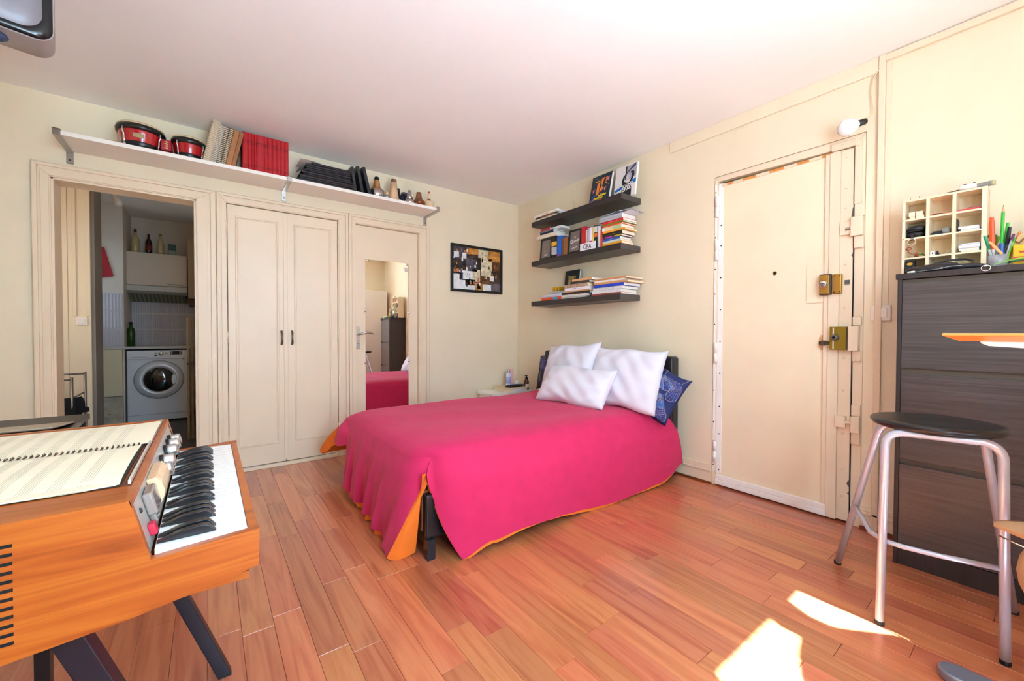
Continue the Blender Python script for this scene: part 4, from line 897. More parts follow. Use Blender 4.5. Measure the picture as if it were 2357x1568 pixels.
# worn top edge
MB().box(XD-.005, XD+.001, -2.93, -2.285, 2.062, 2.080).build('top_strip', cream2, leaf, bev=.001)
for (a_, b_) in ((-2.32, -2.36), (-2.42, -2.50), (-2.58, -2.66), (-2.73, -2.79), (-2.85, -2.905)): MB().box(XD-.0056, XD-.004, a_, b_, 2.064, 2.079).build('bare_patch', M('bare_wood', '#d98a3c', .7, var=.25, vscale=60), leaf)
# lock-side steel profiles
MB().box(-.006, XD+.001, -2.943, -2.894, .01, 2.07).box(-.001, XD+.001, -2.894, -2.872, .01, 2.07).box(.002, XD+.001, -3.0, -2.943, .015, 2.07).build('steel_profile', cream2, leaf, bev=.0025)
for z in (2.03, 1.86, 1.75, 1.62, 1.44, 1.2, .92, .74, .5, .3, .15): MB().lathe([(.006, 0), (.005, .002), (.002, .003)], (.002, -2.968, z), (-1, 0, 0), 10).build('rivet', cream2, leaf, smooth=True)
MB().box(.001, .004, -3.006, -3.002, .02, 2.07).build('gap', dark_hole, leaf)
for (z0, z1, d) in ((1.63, 1.75, .012), (1.47, 1.5, .01), (.205, .25, .014), (.16, .185, .012)): MB().prism([(-3.003, z0), (-3.003+d*.6, z0+.01), (-3.003+d, (z0+z1)/2), (-3.003+d*.5, z1-.006), (-3.003, z1)], 0, .0008, .0025).build('chipped_paint', M('bare_steel', '#6b6a66', .5, .5), leaf)
# weather bar, spy hole
MB().box(-.012, XD, -2.9, -2.266, .012, .045).box(-.006, XD, -2.9, -2.266, .046, .076).build('weather_bar', white_paint, leaf, bev=.003)
MB().lathe([(.012, 0), (.012, .003), (.007, .004), (.0065, -.004)], (XD, -2.615, 1.433), (-1, 0, 0), 16).build('spy_hole', M('bronze', '#7a5a34', .4, .7), leaf, smooth=True)
gold = M('brass_paint', '#b8893a', .35, .6); goldo = M('olive_brass', '#8f7418', .4, .4)
# upper lock
MB().box(XD-.006, XD, -2.872, -2.786, 1.235, 1.452).build('backing_plate', doorp, leaf, bev=.001)
lk = MB().box(-.03, XD, -2.912, -2.858, 1.275, 1.392).build('upper_lock', M('lock_iron', '#5a4a34', .5, .4), leaf, bev=.003)
MB().box(-.034, -.03, -2.905, -2.860, 1.281, 1.387).build('lock_plate', gold, lk, bev=.006)
MB().lathe([(.022, 0), (.021, .006), (.0175, .008), (.0165, .02), (.013, .022)], (-.034, -2.882, 1.335), (-1, 0, 0), 20).build('lock_cylinder', chrome, lk, smooth=True)
MB().box(-.062, -.055, -2.894, -2.870, 1.333, 1.338).build('thumb_turn', M('screw', '#5d5750', .4), lk)
for y in (-2.867, -2.898):
    for z in (1.290, 1.378): MB().lathe([(.0035, 0), (.002, .002)], (-.034, y, z), (-1, 0, 0), 8).build('screw', gold, lk)
MB().box(-.020, XD, -2.958, -2.917, 1.278, 1.390).build('keeper_plate', gold, lk, bev=.006)
for y in (-2.926, -2.949):
    for z in (1.289, 1.379): MB().lathe([(.003, 0), (.003, .001)], (-.020, y, z), (-1, 0, 0), 8).build('screw_hole', dark_hole, lk)
MB().box(-.012, XD, -2.862, -2.853, 1.312, 1.36).build('bolt_end', sc_m, lk)
MB().box(-.004, XD, -2.99, -2.968, 1.328, 1.352).lathe([(.006, 0), (.004, .006)], (-.004, -2.98, 1.34), (-1, 0, 0), 8).build('old_latch', M('bare_steel', '#6b6a66', .5, .5), leaf)
# lower lock
lk2 = MB().box(-.035, XD, -2.985, -2.912, .966, 1.094).build('lower_lock', goldo, leaf, bev=.002)
MB().box(-.030, XD, -2.997, -2.985, .968, 1.09).build('lock_edge', M('lock_iron', '#5a4a34', .5), lk2)
MB().box(-.0358, -.0345, -2.932, -2.926, .97, 1.09).build('paint_run', cream2, lk2)
MB().lathe([(.019, 0), (.018, .006), (.015, .008), (.014, .026), (.011, .027)], (-.035, -2.938, 1.035), (-1, 0, 0), 18).build('lock_cylinder', M('old_nickel', '#8a8072', .35, .8), lk2, smooth=True)
MB().lathe([(.008, 0), (.006, .002)], (-.062, -2.938, 1.035), (-1, 0, 0), 10).build('key_hole', dark_hole, lk2)
MB().box(-.022, XD, -2.912, -2.858, .992, 1.012).box(-.03, -.01, -2.888, -2.868, .988, 1.016).build('latch_slide', M('lock_iron', '#5a4a34', .5), lk2, bev=.002)
MB().prism([(-2.852, .975), (-2.85, 1.03), (-2.858, 1.048), (-2.905, 1.05), (-2.910, 1.10), (-2.905, .968), (-2.858, .962)], 0, XD-.0015, XD).build('bare_patch', M('bare_plaster', '#dfa878', .7, var=.2, vscale=50), leaf)
# keepers on the frame side
for (y0, y1, z0, z1, d) in ((-2.994, -3.046, 1.585, 1.69, .028), (-3.006, -3.047, 1.52, 1.585, .012), (-3.006, -3.05, 1.69, 1.76, .010), (-2.992, -3.037, .962, 1.098, .034), (-3.006, -3.044, 1.10, 1.15, .012), (-3.006, -3.044, .905, .962, .012), (-3.006, -3.046, .515, .605, .026), (-3.006, -3.046, .605, .67, .010), (-3.006, -3.046, .45, .515, .010)):
    MB().box(-d, .005, y1, y0, z0, z1).build('keeper', cream2, ed, bev=.004)
MB().box(-.02, XD, -2.985, -2.935, .535, .60).build('bolt_housing', cream2, leaf, bev=.004); MB().tube([(-.012, -2.98, .567), (-.012, -3.01, .567)], .008, 10).build('bolt', cream2, leaf)
MB().box(-.014, XD, -2.995, -2.945, 1.60, 1.67).build('bolt_housing', cream2, leaf, bev=.003); MB().tube([(-.010, -2.97, 1.63), (-.010, -3.01, 1.63)], .010, 10).build('bolt', steel, leaf)
MB().box(-.010, .01, -3.012, -2.898, 2.078, 2.118).build('top_keeper', cream2, ed, bev=.006); MB().box(-.0095, .0105, -3.035, -3.005, 1.76, 2.10).build('angle_plate', cream2, ed, bev=.002)
for (y, z) in ((-2.91, 2.096), (-2.95, 2.1), (-2.995, 2.104), (-3.02, 2.07), (-3.02, 1.9)): MB().lathe([(.005, 0), (.003, .002)], (-.010, y, z), (-1, 0, 0), 8).build('rivet', cream2, ed)
# ---- bulb on its wire, switch
lb = thing('bare_bulb', 'bare frosted light bulb hanging on a thin wire above the entry door', 'bulb', (-.05, -3.04, 2.17))
BD = Vector((-.62, .62, -.28)).normalized(); B0 = Vector((-.05, -3.043, 2.172))
MB().lathe([(.014, .018), (.016, .024), (.033, .042), (.043, .068), (.041, .090), (.028, .108), (.012, .115), (.002, .116)], B0, BD, 20).build('glass_bulb', M('frosted_glass', '#f4f4f6', .25, emit=('#ffffff', .0)), lb, smooth=True)
MB().lathe([(.013, -.018), (.0155, -.012), (.016, .022), (.014, .024)], B0, BD, 16).build('socket', blackp, lb, smooth=True)
wire = [(-.05, -3.060, 2.176), (-.03, -3.056, 2.195), (-.03, -3.070, 2.200), (-.03, -3.085, 2.206), (-.02, -3.083, 2.225), (-.014, -3.075, 2.27), (-.014, -3.068, 2.33), (-.014, -3.078, 2.40), (-.018, -3.098, 2.428), (-.02, -3.104, 2.432)]
MB().tube(wire, .0026, 6).build('wire', M('wire_cream', '#e6cfa6', .5), lb, smooth=True)
def switch(label, o, x, z, s=.078, rot=0):
    t_ = thing('light_switch', label, 'switch', o, None, (0, 0, rot)); h = s/2   # local: plate in xz plane facing -y
    MB().box(-h, h, -.014, 0, -h, h).build('plate', M('switch_white', '#f0e6dc', .35), t_, off=False, bev=.005, seg=3)
    MB().box(-h*.62, h*.62, -.019, -.012, -h*.62, h*.62).build('rocker', M('switch_white', '#f0e6dc', .35), t_, off=False, bev=.002)
    return t_
switch('square cream light switch on the wall between entry door and dark cabinet', (0, -3.122, 1.165), 0, 0, .082, -PI/2)
switch('small white light switch in the passage beyond the kitchen opening', (-3.745, 1.642, 1.155), 0, 0, .075)
# ================================================================ DARK CABINET AND WHAT STANDS ON IT
wen = wood('wenge_front', ['#3a3434', '#4a4242', '#585153'], scale=(6, 2.2, 90), rough=.3, bump=.06, coat=.5)
wend = wood('wenge_side', ['#2d2726', '#3a3231'], scale=(60, 60, 3), rough=.4)
cb = thing('shoe_cabinet', 'tall dark brown flap-front cabinet standing against the right wall', 'cabinet', (-.15, -3.445, 0))
MB().box(-.305, -.012, -3.668, -3.229, 1.303, 1.3275).build('top_board', wend, cb, bev=.001)
MB().box(-.30, -.012, -3.250, -3.235, 0, 1.303).build('side_panel', wend, cb, bev=.001); MB().box(-.30, -.012, -3.662, -3.647, 0, 1.303).build('side_panel', wend, cb, bev=.001)
MB().box(-.285, -.275, -3.647, -3.25, .02, 1.3).build('back_panel', M('cabinet_inside', '#5d5246', .6), cb)
for z0, z1 in ((.901, 1.284), (.487, .873), (.094, .462)): MB().box(-.301, -.286, -3.645, -3.2515, z0, z1).build('flap', wen, cb, bev=.0015)
MB().box(-.292, -.28, -3.647, -3.25, 0, .088).build('plinth', wend, cb)
ZC = 1.328
birch = wood('birch_ply', ['#e6cfa6', '#f0dfbf', '#ead6b2'], scale=(20, 20, 2), rough=.5)
og_ = thing('pigeonhole_rack', 'pale wooden rack of small compartments on top of the dark cabinet', 'organizer', (-.10, -3.352, ZC))
OX0, OX1 = -.152, -.05
ys = [-3.222, -3.308, -3.391, -3.482]; zs = [ZC, 1.418, 1.511, 1.600, 1.690]
for i, y in enumerate(ys): MB().box(OX0, OX1, y-.006 if i else y-.010, y+.006 if i in (1, 2) else (y if i == 0 else y+.010), ZC, 1.690).build('upright', birch, og_, bev=.0006)
for z in zs[1:]:
    MB().box(OX0+.001, OX1, -3.474, -3.23, z-.008, z).build('shelf', birch, og_, bev=.0006)
MB().box(OX1, OX1+.004, -3.482, -3.222, ZC, 1.690).build('back', birch, og_)
for z in (1.414, 1.507, 1.596): MB().lathe([(.0025, 0), (.001, .0008)], (OX0, -3.227, z), (-1, 0, 0), 6).build('nail', sc_m, og_)
def item(name, label, cat, mbs, loc, grp=None):
    t_ = thing(name, label, cat, loc, grp)
    for nm, mb, mt, s_ in mbs: mb.build(nm, mt, t_, smooth=s_)
    return t_
item('folded_paper', 'folded beige papers in the top left compartment of the rack', 'papers', [('sheet', MB().box(-.145, -.07, -3.295, -3.246, 1.6005, 1.612), paper2, 0), ('fold', MB().box(-.148, -.08, -3.290, -3.244, 1.612, 1.632), paper2, 0), ('tie', MB().box(-.149, -.08, -3.268, -3.265, 1.6005, 1.634), M('string_brown', '#8a6a48', .7), 0)], (-.11, -3.27, 1.6005))
zc = item('zip_case', 'black zipped case with white ring tag filling a rack compartment', 'case', [('lower_half', MB().sphere((-.105, -3.265, 1.5285), .05, 18, sx=.9, sy=.74, sz=.34), M('case_black', '#15161b', .55), 1), ('upper_half', MB().sphere((-.108, -3.267, 1.552), .05, 18, sx=.92, sy=.76, sz=.40), MATS['case_black'], 1),
     ('zipper', MB().tube([(-.108+.047*math.cos(a_), -3.266+.0385*math.sin(a_), 1.540) for a_ in [2*PI*k/24 for k in range(24)]], .0022, 6, closed=True), blackp, 1), ('tag_loop', MB().box(-.157, -.15, -3.262, -3.252, 1.497, 1.530), blackp, 0),
     ('ring', MB().tube([(-.158, -3.257+.014*math.cos(a_), 1.490+.0145*math.sin(a_)) for a_ in [2*PI*k/24 for k in range(24)]], .0013, 6, closed=True), white_paint, 1)], (-.105, -3.265, 1.5115))
item('adjuster_knob', 'black gadget with grey round knob in the centre compartment', 'gadget', [('body', MB().box(-.13, -.09, -3.352, -3.322, 1.5115, 1.530), blackp, 0), ('clip', MB().box(-.135, -.12, -3.335, -3.318, 1.5115, 1.523), blackp, 0), ('knob', MB().lathe([(.014, 0), (.016, .003), (.016, .022), (.013, .025)], (-.115, -3.352, 1.5282), (0, -1, .05), 18), M('knob_grey', '#8a8c88', .5), 1)], (-.11, -3.345, 1.5115))
item('red_string', 'thin reddish papers lying flat in the top middle compartment', 'papers', [('sheet', MB().grid(lambda u, v: (-.145+.08*v, -3.318-.06*u, 1.6008+.004+.004*math.sin(5*u)), 8, 2).box(-.146, -.08, -3.378, -3.32, 1.6005, 1.603), M('paper_salmon', '#e08a70', .7), 0)], (-.11, -3.35, 1.6005))
item('sheet_music', 'thin red-edged printed papers in the top right compartment', 'papers', [('sheet', MB().box(-.147, -.06, -3.468, -3.402, 1.6005, 1.608), M('paper_red', '#c94a48', .7, var=.6, vscale=120), 0), ('top_sheet', MB().box(-.145, -.06, -3.466, -3.43, 1.608, 1.612), M('paper_brown', '#8a6a5c', .7, var=.4, vscale=90), 0)], (-.10, -3.435, 1.6005))
def stack(label, y0, y1, z, lay, name='paper_stack'):
    t_ = thing(name, label, 'papers', (-.10, (y0+y1)/2, z)); r_ = random.Random(len(label))
    for th, mt in lay:
        d = r_.uniform(0, .006); MB().box(-.148+d, -.06, y1+r_.uniform(0, .004), y0-r_.uniform(0, .010), z, z+th).build('sheet_pile', mt, t_); z += th+.0002
lav = M('paper_lavender', '#d9d8e4', .7)
stack('small pile of pale papers in the right compartment, second row', -3.402, -3.468, 1.5115, [(.006, lav), (.004, paper), (.005, lav), (.004, paper)])
MBt = item('dark_card', 'dark card standing at the left of the pale paper pile', 'card', [('card', MB().box(-.145, -.08, -3.401, -3.398, 1.5115, 1.57), M('card_dark', '#4a3434', .6), 0)], (-.11, -3.40, 1.5115))
stack('taller pile of papers and cards in the right compartment, third row', -3.405, -3.470, 1.4185, [(.006, paper2), (.005, lav), (.005, paper2), (.006, lav), (.006, paper), (.007, lav)])
rwm = M('wire_red', '#b03a30', .5); gwm = M('wire_green', '#4f8a2c', .5)
item('wire_tangle', 'tangle of red and green wires in the left compartment, third row', 'wires', [('red_wire', MB().tube([(-.13+.008*math.sin(5*t), -3.238-.045*t+.008*math.sin(9*t), 1.4225+.04*(1-t)**1.5+.006*math.sin(14*t)) for t in [k/24 for k in range(25)]], .0018, 6), rwm, 1), ('red_loop', MB().tube([(-.135, -3.243+.010*math.cos(a_), 1.462+.006*math.sin(a_)) for a_ in [2*PI*k/14 for k in range(14)]], .0016, 6, closed=True), rwm, 1),
     ('green_wire', MB().tube([(-.125, -3.268-.03*t, 1.4245+.009*math.sin(PI*t)+.002*math.sin(20*t)) for t in [k/12 for k in range(13)]], .0035, 6), gwm, 1), ('plugs', MB().box(-.13, -.115, -3.275, -3.262, 1.4185, 1.434).box(-.14, -.12, -3.256, -3.244, 1.4185, 1.424), M('plug_brown', '#6a3a24', .5), 0)], (-.125, -3.26, 1.4185))
item('white_adapter', 'tiny white adapter in the middle compartment, third row', 'adapter', [('body', MB().box(-.14, -.12, -3.330, -3.317, 1.4185, 1.437), white_paint, 0), ('port', MB().box(-.1405, -.14, -3.326, -3.322, 1.425, 1.432), blackp, 0)], (-.13, -3.323, 1.4185))
item('binder_clip', 'small black clip beside the white adapter', 'clip', [('body', MB().prism([(-3.347, 1.4185), (-3.334, 1.4185), (-3.334, 1.434), (-3.340, 1.436)], 0, -.138, -.12), blackp, 0), ('lever', MB().tube([(-.139, -3.336, 1.432), (-.143, -3.341, 1.440), (-.139, -3.345, 1.430)], .001, 5), steel, 1)], (-.13, -3.34, 1.4185))
item('metal_ring', 'small dark metal ring in the middle compartment, third row', 'ring', [('ring', MB().tube([(-.135, -3.375+.009*math.cos(a_), 1.4285+.009*math.sin(a_)) for a_ in [2*PI*k/18 for k in range(18)]], .0013, 6, closed=True), steel, 1)], (-.135, -3.375, 1.4185))
item('card_case', 'small black box with yellow oval emblem in the bottom left compartment', 'box', [('box', MB().box(-.16, -.12, -3.268, -3.236, ZC, 1.401), M('case_black', '#15161b', .5), 0), ('emblem', MB().prism([(-3.252+.010*math.cos(a_), 1.386+.0065*math.sin(a_)) for a_ in [2*PI*k/20 for k in range(20)]], 0, -.1608, -.16), M('emblem_yellow', '#d9a51c', .5), 0), ('emblem_bar', MB().box(-.1612, -.1608, -3.258, -3.246, 1.3845, 1.3865), blackp, 0)], (-.14, -3.252, ZC))
# on top of the rack
item('pocket_tool', 'brown and grey pocket tool lying along the top of the rack', 'tool', [('blade', MB().prism([(-3.36, 1.6905), (-3.40, 1.6905), (-3.405, 1.702), (-3.362, 1.698)], 0, -.13, -.10), M('tool_bronze', '#7a6a50', .35, .7), 0), ('handle', MB().tube([(-.11, -3.40, 1.699), (-.11, -3.43, 1.705), (-.11, -3.497, 1.708)], [.007, .010, .011], 10), M('tool_grey', '#8a8580', .5), 1), ('tip', MB().lathe([(.011, 0), (.013, .006), (.010, .012)], (-.11, -3.495, 1.708), (0, -1, 0), 14), M('tool_brass', '#b8b08a', .4), 1)], (-.11, -3.43, 1.6905))
item('rolled_paper', 'small white rolled paper lying beside the pocket tool on the rack', 'paper', [('roll', MB().tube([(-.14, -3.405, 1.7025), (-.14, -3.455, 1.7045)], .0115, 14), paper, 1), ('clip', MB().box(-.143, -.137, -3.425, -3.415, 1.714, 1.717).box(-.143, -.137, -3.452, -3.445, 1.716, 1.719), blackp, 0)], (-.14, -3.43, 1.6905))
for i, y in enumerate((-3.240, -3.272)): item('nail_pin', ('thin nail standing on the rack top, outer of two', 'thin nail standing on the rack top, inner of two')[i], 'nail', [('shaft', MB().tube([(-.10, y, 1.6905), (-.10, y, 1.712)], .0012, 5), sc_m, 0), ('head', MB().lathe([(.002, 0), (.002, .001)], (-.10, y, 1.712), n=6), sc_m, 0)], (-.10, y, 1.6905), 'nails on the rack')
# black things lying in front of the rack
item('glasses_case', 'long black soft case lying in front of the rack', 'case', [('body', MB().sphere((-.215, -3.335, 1.3485), .09, 20, sx=.34, sy=1.0, sz=.22), M('case_leather', '#1a1a1e', .4), 1), ('flap', MB().sphere((-.212, -3.365, 1.360), .05, 16, sx=.55, sy=1.0, sz=.26), M('case_leather2', '#222226', .35), 1)], (-.215, -3.335, ZC), None)
item('folding_umbrella', 'black folded umbrella with pale strap edge lying on the cabinet front', 'umbrella', [('canopy', MB().tube([(-.27, -3.285, 1.3375), (-.265, -3.34, 1.3425), (-.262, -3.41, 1.342), (-.262, -3.47, 1.340), (-.262, -3.505, 1.3355)], [.004, .009, .013, .011, .006], 12), M('nylon_black', '#16161b', .45), 1), ('strap', MB().tube([(-.28, -3.29, 1.3335), (-.279, -3.36, 1.338), (-.277, -3.40, 1.345), (-.277, -3.43, 1.344)], .0018, 6), M('strap_grey', '#8a8c96', .4), 1), ('clasp', MB().box(-.283, -.277, -3.375, -3.366, 1.337, 1.343), chrome, 0), ('handle', MB().tube([(-.268, -3.262, 1.334), (-.27, -3.288, 1.336)], .005, 8), white_paint, 1)], (-.265, -3.38, ZC))
item('leather_belt', 'dark belt looped behind the glasses case', 'belt', [('strap', MB().tube([(-.20, -3.34, 1.372), (-.17, -3.38, 1.386), (-.165, -3.43, 1.384), (-.165, -3.452, 1.374), (-.17, -3.452, 1.360), (-.175, -3.43, 1.350), (-.18, -3.42, 1.332)], .0045, 8), M('belt_dark', '#2a241f', .45), 1), ('buckle', MB().tube([(-.172, -3.418, 1.352), (-.172, -3.436, 1.352), (-.172, -3.436, 1.370), (-.172, -3.418, 1.370)], .0022, 6, closed=True), M('buckle_gold', '#c9b070', .3, .8), 1)], (-.18, -3.40, ZC))
rg = item('white_ring', 'white plastic ring hanging over the front edge of the cabinet top', 'ring', [('ring', MB().tube([(-.3085, -3.498+.0125*math.cos(a_), 1.322+.0115*math.sin(a_)) for a_ in [2*PI*k/24 for k in range(24)]], .0012, 6, closed=True), white_paint, 1), ('knot', MB().box(-.310, -.300, -3.502, -3.492, 1.3285, 1.3335), white_paint, 0)], (-.3085, -3.498, 1.3285))
# pen pot and pens
CX, CY = -.135, -3.520
cup = item('pen_pot', 'grey see-through pen pot full of pens beside the rack', 'pot', [('pot', MB().lathe([(.026, 0), (.028, .002), (.033, .062), (.0315, .062), (.0265, .004), (.0, .004)], (CX, CY, ZC), n=24), M('pot_grey', '#a7a5a8', .25), 1), ('base_ring', MB().lathe([(.0265, 0), (.0285, .001), (.0288, .006), (.027, .007)], (CX, CY, ZC), n=24), M('pot_base', '#6a6668', .4), 1)], (CX, CY, ZC))
def pen(label, dx, dy, z0, tx, ty, L, r, segs, name='pen', cat='pen'):
    """a pen leaning in the pot: foot offset (dx,dy), lean (tx,ty), coloured lengths along it"""
    a_ = Vector((CX+dx, CY+dy, ZC+z0)); d = Vector((tx, ty, 1)).normalized()
    t_ = thing(name, label, cat, a_, 'pens in the pot')
    for nm, s0, s1, r0, r1, mt in segs:
        MB().tube([a_+d*L*s0, a_+d*L*s1], [r*r0, r*r1], 8).build(nm, mt, t_, smooth=False)
C_ = lambda c: M('pen_'+c.strip('#'), c, .35)
pen('bright green pencil, tallest in the pot, point upwards', -.004, -.006, .012, .0, -.02, .26, .0052, [('barrel', 0, .88, 1, 1, C_('#35b52c')), ('wood_point', .88, .97, 1, .3, C_('#d9b080')), ('lead', .97, 1, .3, .05, C_('#30302e'))], 'pencil', 'pencil')
pen('thick orange marker standing in the pot left of the green pencil', .0, .014, .012, 0, .03, .215, .0082, [('barrel', 0, .35, 1, 1, C_('#efeeea')), ('cap', .35, .93, 1.05, 1.0, C_('#f0551c')), ('cap_top', .93, 1, .8, .75, C_('#f0551c'))], 'marker', 'marker')
pen('teal capped pen leaning left in the pot', -.010, .008, .012, -.05, .22, .14, .006, [('barrel', 0, .55, .8, .9, C_('#b8c4c0')), ('cap', .55, 1, 1, .75, C_('#1c9a74'))])
pen('black pen with green clip at the right of the pot', .004, -.016, .012, .0, -.08, .165, .0058, [('barrel', 0, .55, .8, 1, C_('#6a6a70')), ('cap', .55, 1, 1.1, .9, C_('#1f1f22'))])
pen('bright green pen half hidden behind the black one', .012, -.012, .012, .0, -.06, .185, .0055, [('barrel', 0, .8, 1, 1, C_('#2f9a44')), ('cap', .8, 1, 1.1, .8, C_('#3fbf3a'))])
pen('blue and white glue stick standing at the front of the pot', -.016, -.006, .010, 0, -.03, .098, .008, [('base', 0, .25, 1, 1, C_('#8fb4dc')), ('tube', .25, .55, .95, .95, C_('#eef2f6')), ('cap', .55, 1, 1.05, 1.05, C_('#2b5fae'))], 'glue_stick', 'glue')
pen('purple and clear ballpoint leaning right in the pot', -.012, -.014, .010, 0, -.20, .135, .0042, [('barrel', 0, .8, 1, 1, C_('#b9b4c8')), ('cap', .8, 1, 1.2, 1, C_('#6a2a5c'))])
pen('orange pencil leaning far right in the pot', -.006, -.02, .010, 0, -.26, .150, .0042, [('barrel', 0, .93, 1, 1, C_('#f0762c')), ('point', .93, 1, 1, .2, C_('#d9b080'))], 'pencil', 'pencil')
pen('lime green pen leaning right between the purple and orange ones', -.016, -.018, .010, 0, -.23, .12, .004, [('barrel', 0, .85, 1, 1, C_('#7fc23a')), ('cap', .85, 1, 1.2, .8, C_('#5a9a2c'))])
wr_ = thing('wooden_ruler', 'short pale wooden stick slanting across the front of the pen pot', 'ruler', (CX-.036, CY+.012, 1.3995))
MB().prism([(-3.494, 1.444), (-3.500, 1.449), (-3.536, 1.392), (-3.529, 1.386)], 0, CX-.040, CX-.036).build('stick', M('stick_wood', '#e0b070', .6), wr_)
sx = thing('scissors', 'scissors with green and orange handles behind the pens', 'scissors', (CX+.02, CY+.015, ZC+.02))
MB().tube([(CX+.03, CY+.022+.018*math.cos(a_), 1.462+.022*math.sin(a_)) for a_ in [2*PI*k/18 for k in range(18)]], .005, 8, closed=True).build('handle', C_('#6fae2c'), sx, smooth=True)
MB().tube([(CX+.034, CY-.002+.014*math.cos(a_), 1.452+.018*math.sin(a_)) for a_ in [2*PI*k/18 for k in range(18)]], .0045, 8, closed=True).build('handle', C_('#f0762c'), sx, smooth=True)
MB().prism([(CY+.012, ZC+.02), (CY+.002, ZC+.02), (CY+.004, 1.44), (CY+.016, 1.445)], 0, CX+.030, CX+.033).build('blade', steel, sx)
tg = thing('red_tag', 'small red plastic tag poking out at the left of the pen pot', 'tag', (CX+.01, CY+.034, 1.43)); MB().sphere((CX+.01, CY+.036, 1.435), .009, 10, sx=.4).tube([(CX+.01, CY+.034, ZC+.005), (CX+.01, CY+.036, 1.435)], .0015, 5).build('tag', C_('#d23a2c'), tg, smooth=True)
# bag, pack and green folder at the right edge
kb = thing('paper_bag', 'creased kraft paper bag standing at the right edge of the cabinet top', 'bag', (-.12, -3.61, ZC))
kr = M('kraft_paper', '#d2ad7c', .8, var=.1, vscale=20, bump=.3, bscale=24)
MB().prism([(-3.566, ZC), (-3.655, ZC), (-3.662, 1.44), (-3.655, 1.512), (-3.60, 1.483), (-3.572, 1.462), (-3.560, 1.43)], 0, -.15, -.07).build('bag', kr, kb, bev=.004)
MB().tube([(-.154, -3.566, 1.437), (-.156, -3.576, 1.430), (-.157, -3.584, 1.440), (-.157, -3.59, 1.448), (-.156, -3.60, 1.44), (-.156, -3.61, 1.43)], .0032, 8).build('twine', M('twine', '#8a6230', .7), kb, smooth=True)
yp = thing('yellow_packet', 'yellow packet with red lettered label in front of the paper bag', 'packet', (-.165, -3.585, ZC))
MB().box(-.172, -.157, -3.625, -3.560, ZC, 1.420).build('packet', M('packet_yellow', '#e8bb1c', .45), yp, bev=.003); MB().box(-.1735, -.172, -3.600, -3.562, 1.352, 1.372).build('label', M('label_red', '#d9483a', .5), yp)
text('lettering', '---- ----', .010, wt, yp, frame_mtx((-.0095, .003, 1.362-ZC), (0, -1, 0), (-1, 0, 0)))
MB().prism([(-3.578, 1.388), (-3.574, 1.396), (-3.586, 1.393), (-3.594, 1.400), (-3.592, 1.39), (-3.598, 1.384), (-3.588, 1.386)], 0, -.173, -.172).build('red_mark', M('label_red', '#d9483a', .5), yp)
gf = thing('green_folder', 'bright green plastic sleeve with papers sliding off the cabinet top', 'folder', (-.24, -3.60, ZC))
gm_ = M('plastic_green', '#7fcf3f', .3); 
MB().grid(lambda u, v: (-.30+.09*v, -3.515-.145*u, 1.3295+.018*v+.022*u*(1-u)*2+.012*u), 12, 6).build('sleeve', gm_, gf, smooth=True)
MB().grid(lambda u, v: (-.298+.08*v, -3.555-.105*u, 1.3325+.020*v+.016*u+.004*math.sin(3*u)), 10, 4).build('paper_edge', paper, gf, smooth=True)
MB().tube([(-.297, -3.56-.10*t, 1.340+.016*t) for t in [k/8 for k in range(9)]], .0028, 8).build('slide_binder', M('binder_green', '#1f6a44', .4), gf, smooth=True)
# ================================================================ STOOL
st_ = thing('bar_stool', 'tubular silver bar stool with round black seat in front of the cabinet', 'stool', (-.70, -3.40, 0))
MB().lathe([(.02, -.030), (.150, -.029), (.168, -.022), (.176, -.010), (.172, -.001), (.15, .003), (.06, -.002), (0, -.003)], (-.735, -3.415, .742), n=48).build('seat', M('seat_black', '#1d1c1d', .33, bump=.05, bscale=200), st_, smooth=True)
tubem = M('stool_tube', '#c6cad8', .32, .35)
def ubend(A, B, Cc, D, r=.055, n=8):
    """foot A, top corners B and Cc, foot D, corners rounded"""
    A, B, Cc, D = map(Vector, (A, B, Cc, D)); out = [A]
    for p0, p1, p2 in ((A, B, Cc), (B, Cc, D)):
        d0 = (p0-p1).normalized(); d1 = (p2-p1).normalized(); s_ = p1+d0*r; e_ = p1+d1*r
        for k in range(n+1):
            t = k/n; out.append(s_*(1-t)**2+p1*2*t*(1-t)+e_*t*t)
    return out+[D]
MB().tube(ubend((-.882, -3.303, .006), (-.888, -3.312, .708), (-.832, -3.578, .708), (-.797, -3.590, .006)), .0127, 14).build('leg_frame', tubem, st_, smooth=True)
MB().tube(ubend((-.522, -3.088, .006), (-.69, -3.262, .706), (-.655, -3.525, .706), (-.398, -3.592, .006)), .0127, 14).build('leg_frame', tubem, st_, smooth=True)
for p in ((-.882, -3.303), (-.797, -3.590), (-.522, -3.088), (-.398, -3.592)): MB().lathe([(.0128, 0), (.0138, .002), (.0138, .014), (.0128, .016)], (p[0], p[1], 0), n=12).build('foot_cap', blackr, st_, smooth=True)
fr_ = [(-.599, -3.165, .316), (-.72, -3.215, .312), (-.825, -3.262, .305), (-.866, -3.31, .303), (-.868, -3.36, .303), (-.852, -3.45, .305), (-.812, -3.58, .308)]
MB().tube(fr_, .0085, 10).build('footrest', tubem, st_, smooth=True)
for (x, y) in ((-.872, -3.40), (-.845, -3.53)): MB().lathe([(.006, 0), (.006, .018), (.010, .02)], (x, y, .694), n=8).build('seat_bolt', chrome, st_, smooth=True)
